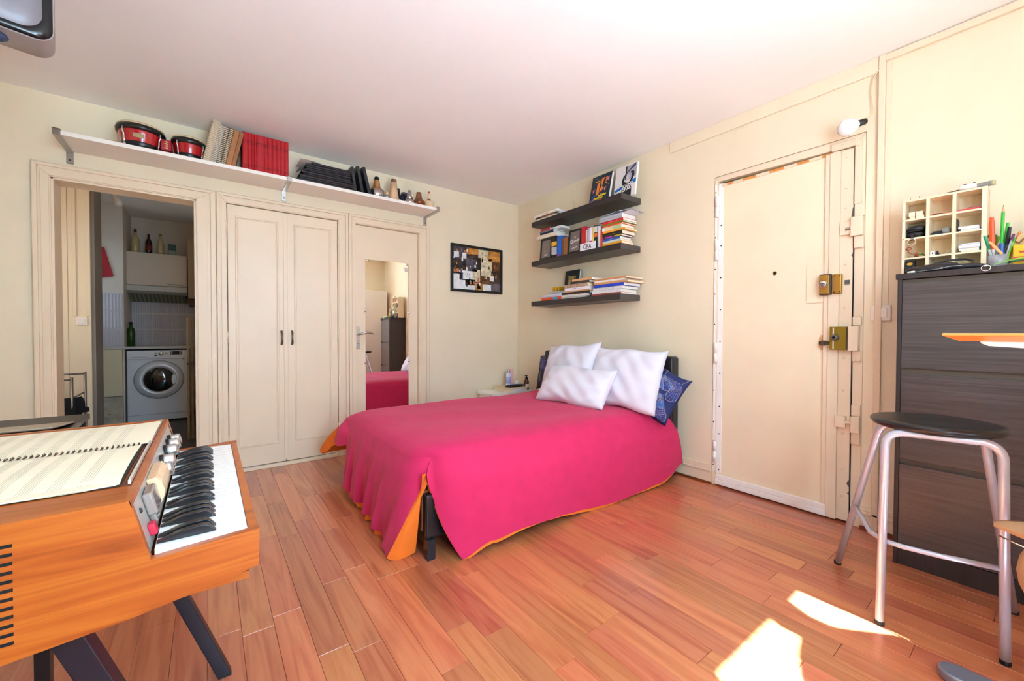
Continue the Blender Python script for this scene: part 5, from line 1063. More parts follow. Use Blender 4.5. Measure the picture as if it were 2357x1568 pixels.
# ================================================================ BAR TABLE AND BAG (mostly outside the frame)
bt = thing('bar_table', 'orange wood bar table with undercut edge, only its end in view at right', 'table', (-1.0, -3.86, 0))
tw = wood('table_beech', ['#e8883a', '#f0984a', '#e58a40'], scale=(30, 2, 8), rough=.35)
tm = MB(); x0, x1, y0, y1 = -1.30, -.70, -4.26, -3.493
tm.add([(x0, y0, 1.056), (x1, y0, 1.056), (x1, y1, 1.056), (x0, y1, 1.056), (x0, y0, 1.050), (x1, y0, 1.050), (x1, y1, 1.050), (x0, y1, 1.050), (x0+.03, y0+.03, 1.036), (x1-.03, y0+.03, 1.036), (x1-.03, y1-.028, 1.036), (x0+.03, y1-.028, 1.036)],
       [(0, 1, 2, 3), (4, 5, 1, 0), (5, 6, 2, 1), (6, 7, 3, 2), (7, 4, 0, 3), (8, 9, 5, 4), (9, 10, 6, 5), (10, 11, 7, 6), (11, 8, 4, 7), (11, 10, 9, 8)])
tm.build('table_top', tw, bt, bev=.002)
MB().prism([(-3.555, 1.036), (-3.558, 1.030), (-3.57, 1.024), (-4.1, .985), (-4.2, .985), (-4.2, 1.036)], 0, -1.262, -1.235).build('apron', white_paint, bt, bev=.002)
MB().prism([(-3.555, 1.036), (-3.558, 1.030), (-3.57, 1.024), (-4.1, .985), (-4.2, .985), (-4.2, 1.036)], 0, -.765, -.738).build('apron', white_paint, bt, bev=.002)
MB().box(-1.04, -.96, -3.92, -3.84, .03, 1.036).build('column', M('table_steel', '#8d93a2', .35, .6), bt, bev=.004)
fo = MB(); pts = [(-1.035+.035*math.cos(a_), -3.503+.035*math.sin(a_)) for a_ in [PI*k/10 for k in range(11)]]+[(-1.06, -4.2), (-.97, -4.2)]
pts = [(x+.035*(1 if i < 11 else 0)*0, y) for i, (x, y) in enumerate(pts)]
fo.prism([(-.972, -3.505)]+[(-1.012+.040*math.cos(a_), -3.505+.040*math.sin(a_)) for a_ in [PI*k/10 for k in range(1, 10)]]+[(-1.052, -3.505), (-1.052, -4.22), (-.972, -4.22)], 2, 0, .030)
fo.build('foot_beam', M('table_steel', '#8d93a2', .35, .6), bt, bev=.006)
bg2 = thing('shoulder_bag', 'tan canvas shoulder bag hanging below the bar table at the right edge', 'bag', (-1.02, -3.72, .45))
tan = M('canvas_tan', '#a98862', .8, var=.06, vscale=30, bump=.15, bscale=180)
MB().sphere((-1.02, -3.755, .40), .15, 22, sx=.32, sy=.95, sz=.95).build('bag_body', tan, bg2, smooth=True)
MB().grid(lambda u, v: (-1.02-.062*math.sin(PI*v)**.6*(1-.85*abs(2*u-1)**2.5)-.002, -3.572-.33*u, .515+.028*math.sin(PI*u)**.6-.062*v*math.sin(PI*min(1, u+.02))**.55), 24, 10).grid(lambda u, v: (-1.02+.062*math.sin(PI*v)**.6*(1-.85*abs(2*u-1)**2.5)+.002, -3.572-.33*u, .515+.028*math.sin(PI*u)**.6-.062*v*math.sin(PI*min(1, u+.02))**.55), 24, 10, flip=True).build('flap', M('canvas_tan2', '#b3916a', .75, bump=.15, bscale=180), bg2, smooth=True)
MB().tube([(-1.085+.004*abs(2*t-1), -3.585-.30*t, .468+.03*abs(2*t-1)**2) for t in [k/12 for k in range(13)]], .0022, 6).build('flap_piping', M('bag_piping', '#6a4526', .6), bg2, smooth=True)
MB().box(-1.085, -1.078, -3.675, -3.655, .50, .535).build('buckle', M('tool_bronze', '#7a6a50', .35, .7), bg2, bev=.002)
MB().tube([(-1.02, -3.68, .53), (-1.02, -3.72, .80), (-1.02, -3.745, 1.015), (-1.02, -3.75, 1.034), (-1.02, -3.755, 1.015), (-1.02, -3.79, .8), (-1.02, -3.85, .53)], .008, 8).build('strap', tan, bg2, smooth=True)
# ================================================================ ELECTRIC PIANO
PY0, PY1 = -2.828, -2.086
tk = wood('piano_teak', ['#8a3d12', '#a65018', '#b4601f', '#9c4814'], scale=(2.2, 30, 34), rough=.33, bump=.03)
pn = thing('electric_piano', 'small vintage wooden electric piano on black legs in the left foreground', 'piano', (-3.08, -2.457, 0))
prof = [(-3.42, .60), (-3.05, .604), (-2.924, .614), (-2.80, .632), (-2.756, .641), (-2.755, .706), (-2.901, .697), (-2.924, .795), (-3.42, .795)]
sp = MB(); sp.prism(prof, 1, PY0, PY0+.016)
side = sp.build('side_panel', tk, pn)
MB().prism(prof, 1, PY1-.016, PY1).build('side_panel', tk, pn)
for k in range(12):
    z = .764-.0121*k; MB().box(-3.14, -3.040, PY0-.0006, PY0+.001, z-.0022, z+.0022).build('vent_slot', dark_hole, side)
MB().box(-3.42, -2.928, PY0+.016, PY1-.016, .783, .7945).build('top_board', wood('piano_teak_y', ['#8a4014', '#a4541c', '#964a18'], scale=(2.2, 26, 30), rough=.35), pn, bev=.001)
MB().box(-3.42, -3.405, PY0+.016, PY1-.016, .60, .784).build('back_panel', tk, pn)
MB().box(-3.405, -2.77, PY0+.016, PY1-.016, .615, .628).build('bottom_board', tk, pn)
MB().box(-2.771, -2.756, PY0+.016, PY1-.016, .638, .704).build('front_rail', tk, pn, bev=.0015)
MB().box(-2.90, -2.771, PY1-.052, PY1-.016, .63, .704).build('key_block', tk, pn, bev=.001)
MB().box(-2.941, -2.932, PY0+.09, PY1-.04, .7945, .7962).build('music_slot', M('slot_brown', '#5a2f14', .6), pn)
MB().box(-2.936, -2.9325, PY0+.095, PY1-.05, .795, .803).build('clear_ledge', M('clear_plastic', '#d8cfc4', .1), pn)
# sloping control panel
pv = Vector((.023, 0, -.097)).normalized(); pnm = Vector((.972, 0, .232)); P0 = Vector((-2.924, 0, .795))
def onp(y, d, e=0.):  q = P0+pv*d+pnm*e; return (q.x, y, q.z)
def pquad(y0, y1, d0, d1, e0, e1):
    b = MB(); vs = [onp(y0, d0, e0), onp(y1, d0, e0), onp(y1, d1, e0), onp(y0, d1, e0), onp(y0, d0, e1), onp(y1, d0, e1), onp(y1, d1, e1), onp(y0, d1, e1)]
    return b.add(vs, [(0, 3, 2, 1), (4, 5, 6, 7), (0, 1, 5, 4), (1, 2, 6, 5), (2, 3, 7, 6), (3, 0, 4, 7)])
pquad(PY0+.0006, PY1-.0006, -.001, .010, -.012, .001).build('panel_edge', tk, pn)
for y0, y1 in ((PY0+.0006, PY0+.016), (PY1-.016, PY1-.0006)): pquad(y0, y1, .0, .099, -.004, .001).build('panel_edge', tk, pn)
cpn = pquad(PY0+.014, PY1-.014, .009, .099, -.01, -.001).build('control_panel', M('panel_silver', '#b9b4ac', .35, .35), pn)
kn = M('knob_silver', '#d2d0cc', .2, .9)
for y in (-2.200, -2.255, -2.325, -2.430, -2.505):
    MB().lathe([(.0165, 0), (.0165, .012), (.0155, .014), (.0155, .022), (.0125, .026), (.0105, .0255), (0, .0245)], onp(y, .046, -.001), pnm, 18).build('knob', kn, cpn, smooth=True)
    MB().lathe([(.0185, 0), (.0185, .006)], onp(y, .046, -.001), pnm, 18).build('knob_skirt', blackp, cpn, smooth=True)
tb_ = M('tab_cream', '#e2bd94', .35)
for k in range(8):
    y = -2.545-.0155*k
    b = MB(); n = 6; w_ = .0073
    pts = [(.018, 0), (.018, .014), (.030, .020), (.045, .0205), (.058, .017), (.068, .010), (.072, 0)]
    vs = [onp(y+s_*w_, d, e) for s_ in (-1, 1) for d, e in pts]; m_ = len(pts)
    b.add(vs, [tuple(range(m_)), tuple(range(2*m_-1, m_-1, -1))]+[(i, i+m_, (i+1) % m_+m_, (i+1) % m_) for i in range(m_)])
    b.build('tab_switch', tb_, cpn)
clr = M('smoky_plastic', '#8d7d74', .12, spec=.7)
pquad(-2.738, -2.676, .022, .062, -.001, .014).build('smoky_cover', clr, cpn, bev=.004); pquad(-2.730, -2.700, .062, .078, -.001, .009).build('smoky_lip', clr, cpn, bev=.003)
pquad(-2.768, -2.748, .066, .086, -.001, .009).build('red_switch', M('switch_red', '#c41f3c', .3), cpn, bev=.002)
MB().lathe([(.005, 0), (.003, .003)], onp(-2.775, .035, -.001), pnm, 10).build('panel_screw', sc_m, cpn)
# keys
wk = M('key_white', '#eceae6', .22, coat=.3); bk_ = M('key_black', '#131318', .3, coat=.2)
kb_ = MB().box(-2.90, -2.771, PY0+.016, PY1-.052, .630, .684).build('key_bed', M('key_bed', '#3a2a20', .7), pn)
KY = PY0+.0165; kw = (PY1-.052-KY)/29
kme = None
for i in range(29):
    if kme is None:
        o = MB().box(-2.897, -2.772, KY+.0006, KY+kw-.0006, .686, .7065).build('white_key', wk, pn, bev=.0008, seg=1); kme = o
    else:
        o = kme.copy(); C.objects.link(o); o.location.y = kw*i
bme = None
for i in range(28):
    if i % 7 in (2, 6): continue
    y = KY+kw*(i+1)
    if bme is None:
        pr_ = [(-2.896, .7066), (-2.896, .709), (-2.885, .7125), (-2.868, .7185), (-2.850, .7215), (-2.832, .7215), (-2.826, .719), (-2.816, .7066)]
        bme = MB().prism(pr_, 1, y-.0066, y+.0066).build('black_key', bk_, pn, bev=.0012); by0 = y; o = bme
    else:
        o = bme.copy(); C.objects.link(o); o.location.y = y-by0
# legs
lm = M('leg_black', '#191a24', .35)
def sq_leg(xa, za, xb, zb, y, w_=.036):
    d = Vector((xb-xa, 0, zb-za)).normalized(); n_ = Vector((d.z, 0, -d.x))*w_/2
    vs = []
    for yy in (y-w_/2, y+w_/2):
        vs += [(xa-n_.x, yy, za-n_.z), (xa+n_.x, yy, za+n_.z), (xb+n_.x, yy, 0), (xb-n_.x, yy, 0)]
    return MB().add(vs, [(0, 1, 2, 3), (7, 6, 5, 4), (0, 4, 5, 1), (1, 5, 6, 2), (2, 6, 7, 3), (3, 7, 4, 0)])
for y in (-2.745, -2.15):
    sq_leg(-3.017, .612, -2.792, 0, y).build('leg', lm, pn, bev=.002); sq_leg(-3.17, .612, -3.395, 0, y).build('leg', lm, pn, bev=.002)
MB().box(-3.11, -3.075, -2.76, -2.135, .585, .614).build('leg_rail', lm, pn)
# music pad
ms = thing('music_book', 'open cream manuscript pad with spiral spine lying on the piano', 'music book', (-3.15, -2.43, .798))
def page(u, v):
    x = mix(-3.42, -2.942+(.010 if v > .5 else -.004), u); y = mix(-2.738, -2.148, v)
    return (x, y, .7995+.004*math.sin(PI*(v*2 % 1))+.0045*(1-abs(2*v-1))*.0+(.004*(1-u)*0)+.005*math.exp(-((v-0)/.04)**2)*math.sin(4*u+1)*.6+.0025*sm((u-.9)/.1))
pg_o = MB().grid(lambda u, v: page(u, v*.494), 24, 20).grid(lambda u, v: page(u, .506+v*.494), 24, 20).build('page', M('manuscript_paper', '#ece0c4', .75, var=.03, vscale=12), ms, smooth=True)
MB().box(-3.42, -2.944, -2.736, -2.150, .7955, .7985).build('back_cover', M('pad_cover', '#3a322a', .7), ms)
MB().box(-3.42, -2.95, -2.737, -2.152, .7975, .7994).build('page_block', paper2, ms)
# staves: groups of five fine lines running away from the camera
sv = MB()
for k in range(13):
    xk = -2.985-.034*k
    for ln_ in range(5):
        x = xk-.0034*ln_
        for (v0, v1) in ((.035, .47), (.535, .965)):
            pts_ = []
            for j in range(9):
                v = mix(v0, v1, j/8); pz = page((x+3.42)/.478, v)[2]+.0004; yy = mix(-2.738, -2.148, v); pts_ += [(x, yy, pz), (x+.0009, yy, pz)]
            sv.add(pts_, [(2*j, 2*j+1, 2*j+3, 2*j+2) for j in range(8)])
sv.build('stave_lines', M('stave_ink', '#c3b9a0', .8), pg_o)
hl = MB()
for k in range(56):
    x = -3.415+.0084*k; hl.box(x, x+.0028, -2.452, -2.434, .8015, .8026)
hl.build('punch_holes', M('hole_brown', '#4a3826', .8), pg_o)
cw = MB()
for k in range(56):
    x = -3.4136+.0084*k; cw.tube([(x, -2.453, .802), (x, -2.448, .8055), (x, -2.438, .8055), (x, -2.433, .802)], .0006, 4)
cw.build('spiral_binding', M('coil_bronze', '#6a5636', .4, .6), ms)
MB().grid(lambda u, v: (mix(-3.17, -3.14, u), mix(-2.748, -2.735, v), .7972), 2, 1).build('loose_slip', white_paint, ms)
# ---- laptop on a small desk behind the piano
dk = thing('side_desk', 'small desk behind the piano carrying the laptop', 'desk', (-3.55, -1.80, 0))
MB().box(-4.0, -3.175, -2.04, -1.55, .735, .755).build('desk_top', blackp, dk, bev=.002)
for x in (-3.97, -3.21):
    for y in (-2.03, -1.59): MB().box(x, x+.03, y, y+.03, 0, .735).build('leg', blackp, dk)
lp = thing('laptop', 'closed silver laptop lying behind the piano', 'laptop', (-3.34, -1.92, .7555))
lpm = M('laptop_alu', '#a89c88', .35, .55)
MB().box(-3.50, -3.150, -2.05, -1.815, .7555, .766).build('base', M('laptop_base', '#6a6660', .4, .5), lp, bev=.003)
MB().box(-3.49, -3.16, -2.04, -1.82, .766, .7665).build('keyboard', blackp, lp)
lid = MB(); lid.add([(-3.50, -1.815, .766), (-3.165, -1.815, .766), (-3.165, -2.045, .790), (-3.50, -2.045, .790), (-3.50, -1.815, .772), (-3.165, -1.815, .772), (-3.165, -2.045, .797), (-3.50, -2.045, .797)], [(0, 1, 2, 3), (7, 6, 5, 4), (0, 4, 5, 1), (1, 5, 6, 2), (2, 6, 7, 3), (3, 7, 4, 0)])
ld = lid.build('lid', lpm, lp, bev=.003)
em = [(-3.3325+.020*math.cos(a_)*(1-.18*math.exp(-((a_-PI/2)/.35)**2)), -1.93+.017*math.sin(a_)) for a_ in [2*PI*k/24 for k in range(24)]]
em = [(x, y) for x, y in em if not (x > -3.318 and abs(y+1.93) < .007)]
eb = MB(); eb.add([(x, y, .772+(.025)*(-1.815-y)/.23+.0008) for x, y in em], [tuple(range(len(em)))]); eb.add([(x, y, .772+.025*(-1.815-y)/.23+.0008) for x, y in ((-3.333, -1.911), (-3.326, -1.903), (-3.322, -1.906), (-3.329, -1.913))], [(0, 1, 2, 3)])
eb.build('emblem', M('emblem_white', '#f2efe8', .3), ld)
# ---- television at the top left
tv = thing('television', 'grey rounded television with black bezel at the top left under the ceiling', 'television', (-3.278, -1.40, 2.125), None, (0, 0, math.radians(13.4)))
def rrect(x0, x1, z0, z1, r, n=8):
    out = []
    for (cx, cz, a0) in ((x1-r, z1-r, 0), (x0+r, z1-r, PI/2), (x0+r, z0+r, PI), (x1-r, z0+r, 1.5*PI)):
        out += [(cx+r*math.cos(a0+PI/2*k/n), cz+r*math.sin(a0+PI/2*k/n)) for k in range(n+1)]
    return out
shell = MB()
rings = [(-.004, -.001), (.04, .003), (.12, .006), (.17, -.02), (.20, -.06)]
prev = None; vs = []; 
for (y, g) in rings: vs += [(x, y, z) for x, z in rrect(-.56-g, .0+g, 0-g, .34+g, .05)]
nn = len(rrect(0, 1, 0, 1, .1)); fs = []
for i in range(len(rings)-1):
    for j in range(nn): fs.append((i*nn+j, (i+1)*nn+j, (i+1)*nn+(j+1) % nn, i*nn+(j+1) % nn))
fs.append(tuple((len(rings)-1)*nn+j for j in range(nn-1, -1, -1))); fs.append(tuple(range(nn)))
shell.add(vs, [f[::-1] for f in fs]); sho = shell.build('housing', M('tv_grey', '#a39b98', .35), tv, off=False, smooth=False)
sho.data.shade_smooth(); sho.modifiers.new('split', 'EDGE_SPLIT').split_angle = math.radians(35)
bz = MB(); o_ = rrect(-.556, -.004, .004, .336, .045); i_ = rrect(-.53, -.030, .030, .31, .06); n_ = len(o_)
vs = [(x, -.008, z) for x, z in o_]+[(x, -.022, z) for x, z in rrect(-.548, -.012, .012, .328, .042)]+[(x, -.014, z) for x, z in i_]
fs = [(r*n_+j, r*n_+(j+1) % n_, (r+1)*n_+(j+1) % n_, (r+1)*n_+j) for r in range(2) for j in range(n_)]
bz.add(vs, fs); bz.build('bezel', M('tv_black', '#131316', .18), tv, off=False, smooth=True)
scr = MB()
vs = []; 
for k, g in enumerate((0, .012, .03, .06, .10)): vs += [(x, -.0135-.016*(1-(1-k/4)**2.2), z) for x, z in rrect(-.53+g, -.03-g, .03+g, .31-g, max(.02, .06-g))]
fs = [(r*n_+j, r*n_+(j+1) % n_, (r+1)*n_+(j+1) % n_, (r+1)*n_+j) for r in range(4) for j in range(n_)]+[tuple(4*n_+j for j in range(n_))]
scr.add(vs, fs); scr.build('screen', M('tv_screen', '#86828a', .42, .2), tv, off=False, smooth=True)
MB().sphere((-.15, .03, -.018), .03, 14, sx=1.4, sy=.8, sz=.7).build('sensor_pod', M('pod_blue', '#3a4560', .2), tv, off=False, smooth=True)
MB().box(-.40, -.16, .19, .23, .10, .24).box(-.32, -.26, .22, .28, .14, .20).build('mount_plate', blackp, tv, off=False)
MB().tube([(-.29, .25, .17), (-.29, .25, .385)], .018, 10).build('mount_pole', blackp, tv, off=False)
# ================================================================ KITCHEN BEYOND THE OPENING
ks = M('appliance_white', '#cfd2da', .35)
wm = thing('washing_machine', 'white front-loading washing machine in the dim kitchen', 'washing machine', (-3.30, 2.92, 0))
MB().box(-3.572, -3.012, 2.655, 3.22, .015, .845).build('body', ks, wm, bev=.012, seg=3)
for x in (-3.55, -3.06): MB().lathe([(.02, 0), (.02, .02)], (x, 2.69, 0), n=10).build('foot', blackr, wm)
MB().box(-3.569, -3.015, 2.643, 2.657, .745, .843).build('control_fascia', M('appliance_fascia', '#d6d7dc', .3), wm, bev=.004)
MB().box(-3.566, -3.018, 2.650, 2.656, .095, .098).build('plinth_line', M('line_grey', '#8a8c92', .5), wm)
MB().box(-3.555, -3.33, 2.6395, 2.644, .758, .80).build('detergent_drawer', M('appliance_fascia', '#d6d7dc', .3), wm, bev=.002)
MB().box(-3.53, -3.39, 2.638, 2.6398, .7665, .7705).build('drawer_grip', M('line_grey', '#8a8c92', .5), wm)
MB().lathe([(.024, 0), (.023, .016), (.018, .020)], (-3.272, 2.643, .808), (0, -1, 0), 20).build('programme_dial', kn, wm, smooth=True)
MB().lathe([(.011, 0), (.011, .006)], (-3.32, 2.643, .785), (0, -1, 0), 14).build('start_button', M('button_blue', '#2f3f8a', .3), wm, smooth=True)
for x in (-3.318, -3.225): MB().lathe([(.008, 0), (.008, .004)], (x, 2.643, .812), (0, -1, 0), 12).build('button', M('line_grey', '#8a8c92', .5), wm, smooth=True)
dsp = MB().box(-3.192, -3.082, 2.641, 2.6435, .793, .833).build('display', M('display_black', '#141416', .15), wm)
for x in (-3.186, -3.106):
    for z in (.800, .812, .824): MB().box(x, x+.018, 2.640, 2.6412, z, z+.005).build('display_key', ks, dsp)
MB().box(-3.075, -3.06, 2.654, 2.6555, .735, .748).build('badge', M('badge_dark', '#2a2a2e', .4), wm)
DC = (-3.29, 2.655, .50)
MB().lathe([(.226, 0), (.226, .004), (.222, .010)], DC, (0, -1, 0), 48).build('door_recess', M('line_grey', '#8a8c92', .5), wm, smooth=True)
dr = MB().lathe([(.219, .004), (.219, .016), (.21, .026), (.165, .036), (.145, .030), (.13, .012)], DC, (0, -1, 0), 48).build('door', M('door_silver', '#c6c9cf', .28, .2), wm, smooth=True)
MB().lathe([(.146, .012), (.140, .028), (.11, .042), (.06, .05), (0, .052)], DC, (0, -1, 0), 40).build('door_glass', M('dark_glass', '#0c0d10', .06, spec=.8), dr, smooth=True)
MB().prism([(-3.165, .44), (-3.14, .455), (-3.135, .545), (-3.165, .56), (-3.178, .53), (-3.178, .47)], 1, 2.605, 2.64).build('door_handle', M('door_silver', '#c6c9cf', .28, .2), dr, bev=.004)
for z in (.795, .815): text('lettering', '--- --- ---', .012, M('line_grey', '#8a8c92', .5), wm, frame_mtx((-.17, -.278, z), (1, 0, 0), (0, -1, 0)))
wt_ = thing('worktop', 'pale kitchen worktop above the washing machine', 'worktop', (-3.35, 2.93, .862))
MB().box(-3.905, -3.0, 2.64, 3.258, .862, .892).build('slab', M('worktop_grey', '#b9b5ae', .35), wt_, bev=.003)
lb2 = thing('low_cupboard', 'narrow cream cupboard block with stained lower part left of the washing machine', 'cupboard', (-3.73, 2.65, 0))
MB().box(-3.89, -3.60, 2.60, 2.66, .34, .86).build('upper_panel', M('cupboard_cream', '#d9cba6', .5), lb2, bev=.004)
MB().box(-3.89, -3.60, 2.62, 2.66, 0, .33).build('lower_panel', M('cupboard_stained', '#b9ae98', .6, var=.25, vscale=14), lb2, bev=.004)
sn = MB()
for (x, z, r) in ((-3.86, .25, .012), (-3.835, .215, .016), (-3.79, .245, .008), (-3.82, .17, .012), (-3.76, .19, .007), (-3.71, .14, .009)): sn.prism([(x+r*math.cos(a_), z+r*.7*math.sin(a_)) for a_ in [2*PI*k/9 for k in range(9)]], 1, 2.6192, 2.6202)
sn.build('rust_spots', M('rust', '#6a5236', .8), lb2)
# relief tiles: each a piece on the wall behind it
tl = M('relief_tile', '#c4c0c8', .12, coat=.3)
tm_cache = {}
def tile(x0, x1, z0, z1, y, parent, ribs=9):
    key = (round(x1-x0, 3), round(z1-z0, 3))
    if key not in tm_cache:
        b = MB(); W_, H_ = key; vs = []; n = ribs*2
        b.box(0, W_, .004, .010, 0, H_)
        for i in range(ribs):
            a0 = W_*(i+.12)/ribs; a1 = W_*(i+.88)/ribs; b.add([(a0, .004, .008), (a1, .004, .008), ((a0+a1)/2, -.001, .012), (a0, .004, H_-.008), (a1, .004, H_-.008), ((a0+a1)/2, -.001, H_-.012)], [(0, 2, 5, 3), (2, 1, 4, 5), (0, 1, 2), (3, 5, 4)])
        me = bpy.data.meshes.new('tile'); me.from_pydata(b.v, [], b.f); me.materials.append(tl); tm_cache[key] = me
    o = bpy.data.objects.new('tile', tm_cache[key]); C.objects.link(o); o.parent = parent; o.location = (x0, y-.010, z0)
kb2 = bpy.data.objects['wall_kitchen_back']
for i in range(5):
    for j in range(4): tile(-3.595+.2*i-.0, -3.595+.2*i+.196, .896+.2*j, .896+.2*j+.196, 3.26, kb2)
for j in range(3): tile(-3.892, -3.59, .896+.2*j, .896+.2*j+.196, 2.66, kc, 11)
# green bottle, wall cupboard, hood, bottles
def bottle(label, x, y, z, prof, mat, extras=(), name='bottle', grp=None):
    t_ = thing(name, label, 'bottle', (x, y, z), grp)
    MB().lathe(prof, (0, 0, 0), n=18).build('glass_body', mat, t_, off=False, smooth=True)
    for nm, p_, mt in extras: MB().lathe(p_, (0, 0, 0), n=18).build(nm, mt, t_, off=False, smooth=True)
gb = M('green_glass', '#20400c', .12, coat=.4); clg = M('clear_bottle', '#b9a678', .15, coat=.3); dkg = M('dark_bottle', '#160a0a', .15, coat=.3)
bottle('dark green bottle standing on the kitchen worktop by the tiles', -3.555, 2.86, .8925, [(.036, 0), (.040, .006), (.040, .17), (.033, .205), (.016, .225), (.0145, .27)], gb, [('cap', [(.018, .262), (.018, .285), (.014, .286)], blackp)])
wc = thing('wall_cupboard', 'pale wall cupboard above the cooker hood in the kitchen', 'cupboard', (-3.30, 3.08, 1.62))
MB().box(-3.625, -3.03, 2.92, 3.258, 1.62, 2.02).build('carcass', M('cupboard_pale', '#cdbfae', .45), wc, bev=.002)
wdr = MB().box(-3.62, -3.035, 2.902, 2.92, 1.625, 2.016).build('door', M('cupboard_pale', '#cdbfae', .45), wc, bev=.003)
MB().tube([(-3.215, 2.902, 1.648), (-3.215, 2.885, 1.648), (-3.075, 2.885, 1.648), (-3.075, 2.902, 1.648)], .004, 8).build('handle', steel, wdr, smooth=True)
hd = thing('cooker_hood', 'slim grey cooker hood with green-tinted grille below the wall cupboard', 'hood', (-3.30, 3.0, 1.50))
MB().prism([(2.86, 1.555), (2.86, 1.615), (3.258, 1.615), (3.258, 1.52), (2.95, 1.52)], 0, -3.645, -3.03).build('housing', M('hood_grey', '#b7b3ab', .4), hd, bev=.003)
MB().prism([(2.90, 1.548), (2.95, 1.519), (3.24, 1.516), (3.24, 1.44), (3.20, 1.44)], 0, -3.61, -3.05).build('filter_housing', M('hood_grille', '#66684e', .5), hd)
for k in range(13): MB().prism([(2.897, 1.546), (3.198, 1.436), (3.20, 1.44), (2.90, 1.550)], 0, -3.58+.040*k, -3.565+.040*k).build('grille_slat', M('hood_slat', '#8f9172', .4), hd)
tcu = thing('tall_cupboard', 'shadowed tall cupboard at the right of the cooker hood', 'cupboard', (-2.94, 3.0, 1.5)); MB().box(-3.02, -2.855, 2.80, 3.258, 1.48, 2.22).build('carcass', M('cupboard_tan', '#a99272', .5), tcu, bev=.002); MB().box(-3.02, -2.855, 2.79, 2.80, 1.50, 2.2).build('door', M('cupboard_tan', '#a99272', .5), tcu); MB().box(-3.02, -2.855, 2.85, 3.258, 1.40, 1.48).build('shelf_rail', M('cupboard_dark', '#4a3a2a', .6), tcu)
zb = 2.0205
bottle('tall clear bottle with dark neck, leftmost on the kitchen wall cupboard', -3.515, 2.96, zb, [(.036, 0), (.038, .004), (.038, .14), (.03, .17), (.013, .20), (.012, .27)], clg, [('neck_foil', [(.0135, .235), (.0135, .272), (.01, .274)], M('foil_brown', '#4a2f1c', .4))], grp='bottles on the kitchen cupboard')
bottle('dark bottle with red label, second on the kitchen wall cupboard', -3.395, 2.96, zb, [(.030, 0), (.032, .004), (.032, .13), (.024, .155), (.013, .175), (.012, .23)], dkg, [('label', [(.0325, .03), (.0325, .10)], M('label_wine', '#6a1c1c', .5))], grp='bottles on the kitchen cupboard')
bottle('pale yellow bottle with slim neck, third on the kitchen wall cupboard', -3.285, 2.96, zb, [(.030, 0), (.032, .004), (.032, .12), (.022, .16), (.012, .18), (.012, .245)], clg, [('cap', [(.0125, .22), (.0125, .248), (.01, .25)], M('cap_yellow', '#8a7434', .5))], grp='bottles on the kitchen cupboard')
tn = thing('tin_box', 'small dark green tin with pale lower half on the kitchen wall cupboard', 'tin', (-3.175, 2.96, zb))
MB().box(-3.21, -3.14, 2.92, 3.0, zb, zb+.055).build('lower_half', M('tin_pale', '#7a8478', .4), tn, bev=.003); MB().box(-3.211, -3.139, 2.919, 3.001, zb+.055, zb+.13).build('upper_half', M('tin_green', '#1c4a40', .4), tn, bev=.003)
# cutting board and pan hanging on the column, lamp, rack
cbd = thing('cutting_board', 'red plastic cutting board hanging tilted on the kitchen column', 'board', (-3.83, 2.645, 1.95), None, (0, math.radians(-13), 0))
cb_m = MB(); o = rrect(-.10, .10, -.30, .03, .015, 4); cb_m.prism(o, 1, -.006, .006); cb_m.build('board', M('board_red', '#b0101c', .4), cbd, off=False, bev=.002)
MB().lathe([(.010, 0), (.010, .0008)], (-.02, -.0062, .008), (0, -1, 0), 14).build('hang_hole', white_paint, cbd, off=False)
fp = thing('frying_pan', 'black frying pan hanging in front of the red cutting board', 'pan', (-3.90, 2.60, 1.72))
MB().lathe([(.085, 0), (.11, .018), (.112, .035), (.108, .035), (.084, .006), (0, .004)], (-3.88, 2.63, 1.72), (0, -1, 0), 24).build('pan_body', M('pan_black', '#141416', .35, .3), fp, smooth=True)
MB().tube([(-3.87, 2.60, 1.61), (-3.865, 2.59, 1.44)], [.010, .008], 8).build('handle', blackp, fp, smooth=True)
kl = thing('kitchen_bulb', 'white bulb on a bent holder under the kitchen ceiling', 'bulb', (-3.60, 2.05, 2.46))
kd = Vector((.42, -.1, -.9)).normalized()
MB().lathe([(.020, 0), (.022, .03), (.026, .075), (.034, .10), (.036, .125), (.028, .148), (.01, .158)], (-3.597, 2.05, 2.475), kd, 18).build('lamp_bulb', M('bulb_white', '#efe9e0', .4), kl, smooth=True)
MB().tube([(-3.60, 2.05, 2.5), (-3.597, 2.05, 2.475)], .018, 10).build('holder', M('holder_rose', '#a06a60', .5), kl, smooth=True)
gr = thing('clothes_rail', 'brushed metal valet rail with cross bars behind the kitchen opening', 'rail', (-3.74, 1.25, 0))
rl = M('rail_steel', '#8f8a86', .3, .9)
for (x, y, zt_) in ((-3.742, 1.25, .675), (-3.672, 1.30, .715)): MB().tube([(x, y, 0.02), (x, y, zt_)], .0095, 12).build('upright', rl, gr, smooth=True)
for (x, y, zt_) in ((-4.12, 1.25, .675), (-4.06, 1.30, .715)): MB().tube([(x, y, 0.02), (x, y, zt_)], .0095, 12).build('upright', rl, gr, smooth=True)
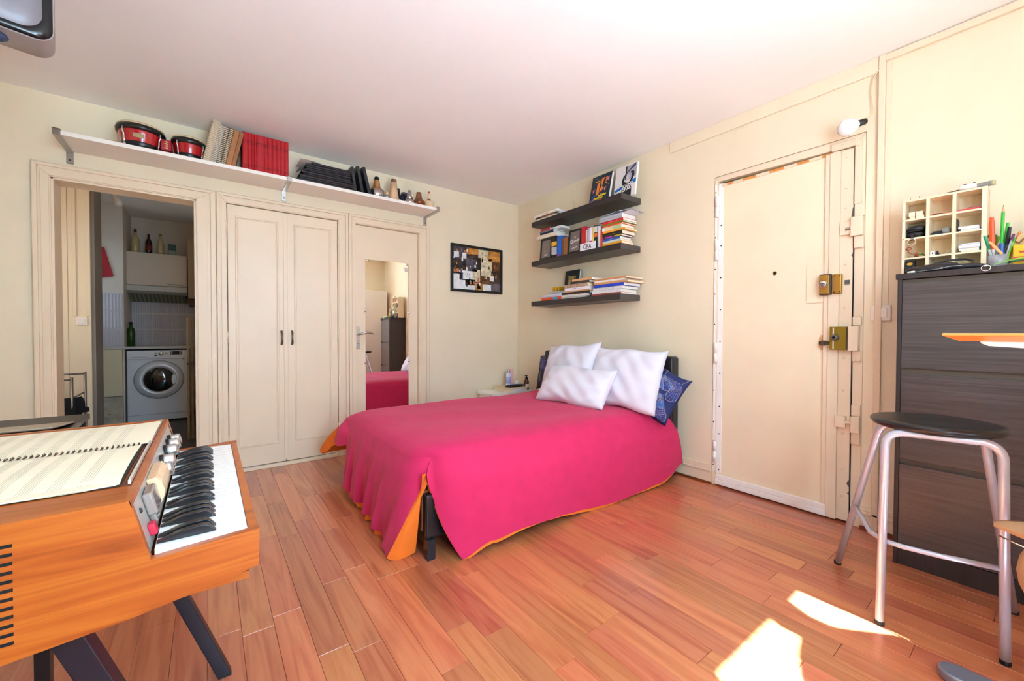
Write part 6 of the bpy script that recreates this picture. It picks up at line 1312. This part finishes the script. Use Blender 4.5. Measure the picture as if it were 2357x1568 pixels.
for p, q_ in (((-4.12, 1.25, .655), (-3.742, 1.25, .655)), ((-4.06, 1.30, .700), (-3.672, 1.30, .700)), ((-3.742, 1.25, .50), (-3.672, 1.30, .545)), ((-4.12, 1.25, .50), (-4.06, 1.30, .545)), ((-4.12, 1.25, .49), (-3.742, 1.25, .49)), ((-4.12, 1.25, .12), (-3.742, 1.25, .12))): MB().tube([p, q_], .007, 8).build('cross_bar', rl, gr, smooth=True)
for (x, y) in ((-3.742, 1.25), (-3.672, 1.30), (-4.12, 1.25), (-4.06, 1.30)): MB().lathe([(.014, 0), (.016, .004), (.012, .022)], (x, y, 0), n=10).build('foot', blackr, gr)
blc = thing('black_cloth', 'black cloth draped over the lower bar of the valet rail', 'cloth', (-3.80, 1.26, .45))
MB().grid(lambda u, v: (-4.08+.395*u+.02*math.sin(9*v)*u, 1.262+.02*math.sin(6*u+3*v)-.018*v, .505-.42*v+.012*math.sin(7*u)), 16, 14).grid(lambda u, v: (-4.08+.36*u, 1.236-.01*math.sin(5*u)-.02*v, .505-.36*v), 12, 10).build('cloth', M('cloth_black', '#0f1014', .9), blc, smooth=True)
MB().grid(lambda u, v: (-3.70+.055*u, 1.258+.02*u, .44-.03*u-.07*v*(1-.5*u)), 4, 4).build('cloth_fold', MATS['cloth_black'], blc, smooth=True)
fd = thing('folded_airer', 'folded wooden airer standing upright at the right side of the kitchen passage', 'airer', (-2.93, 1.44, 0))
for k, x in enumerate((-2.985, -2.955, -2.925)): MB().box(x-.009, x+.009, 1.40+.015*k, 1.44+.015*k, 0, 1.20).build('slat', wood('airer_wood', ['#6a5434', '#8a7044'], scale=(30, 30, 2)), fd, bev=.003)
MB().box(-2.995, -2.915, 1.385, 1.40, .74, .76).build('hinge_bar', sc_m, fd)
# white cupboard on the wall behind the camera (seen in the mirror)
wl = thing('white_wardrobe', 'tall white wardrobe seen only in the mirror, beyond the dark cabinet', 'wardrobe', (-.35, -4.15, 0))
MB().box(-.62, -.06, -4.325, -4.02, 0, 1.86).build('carcass', white_lam, wl, bev=.003)
wd_ = MB().box(-.615, -.065, -4.02, -4.0, .05, 1.855).build('door', white_lam, wl, bev=.002)
MB().tube([(-.57, -4.0, .95), (-.57, -3.975, .96), (-.57, -3.975, 1.06), (-.57, -4.0, 1.07)], .005, 8).build('handle', steel, wd_, smooth=True)
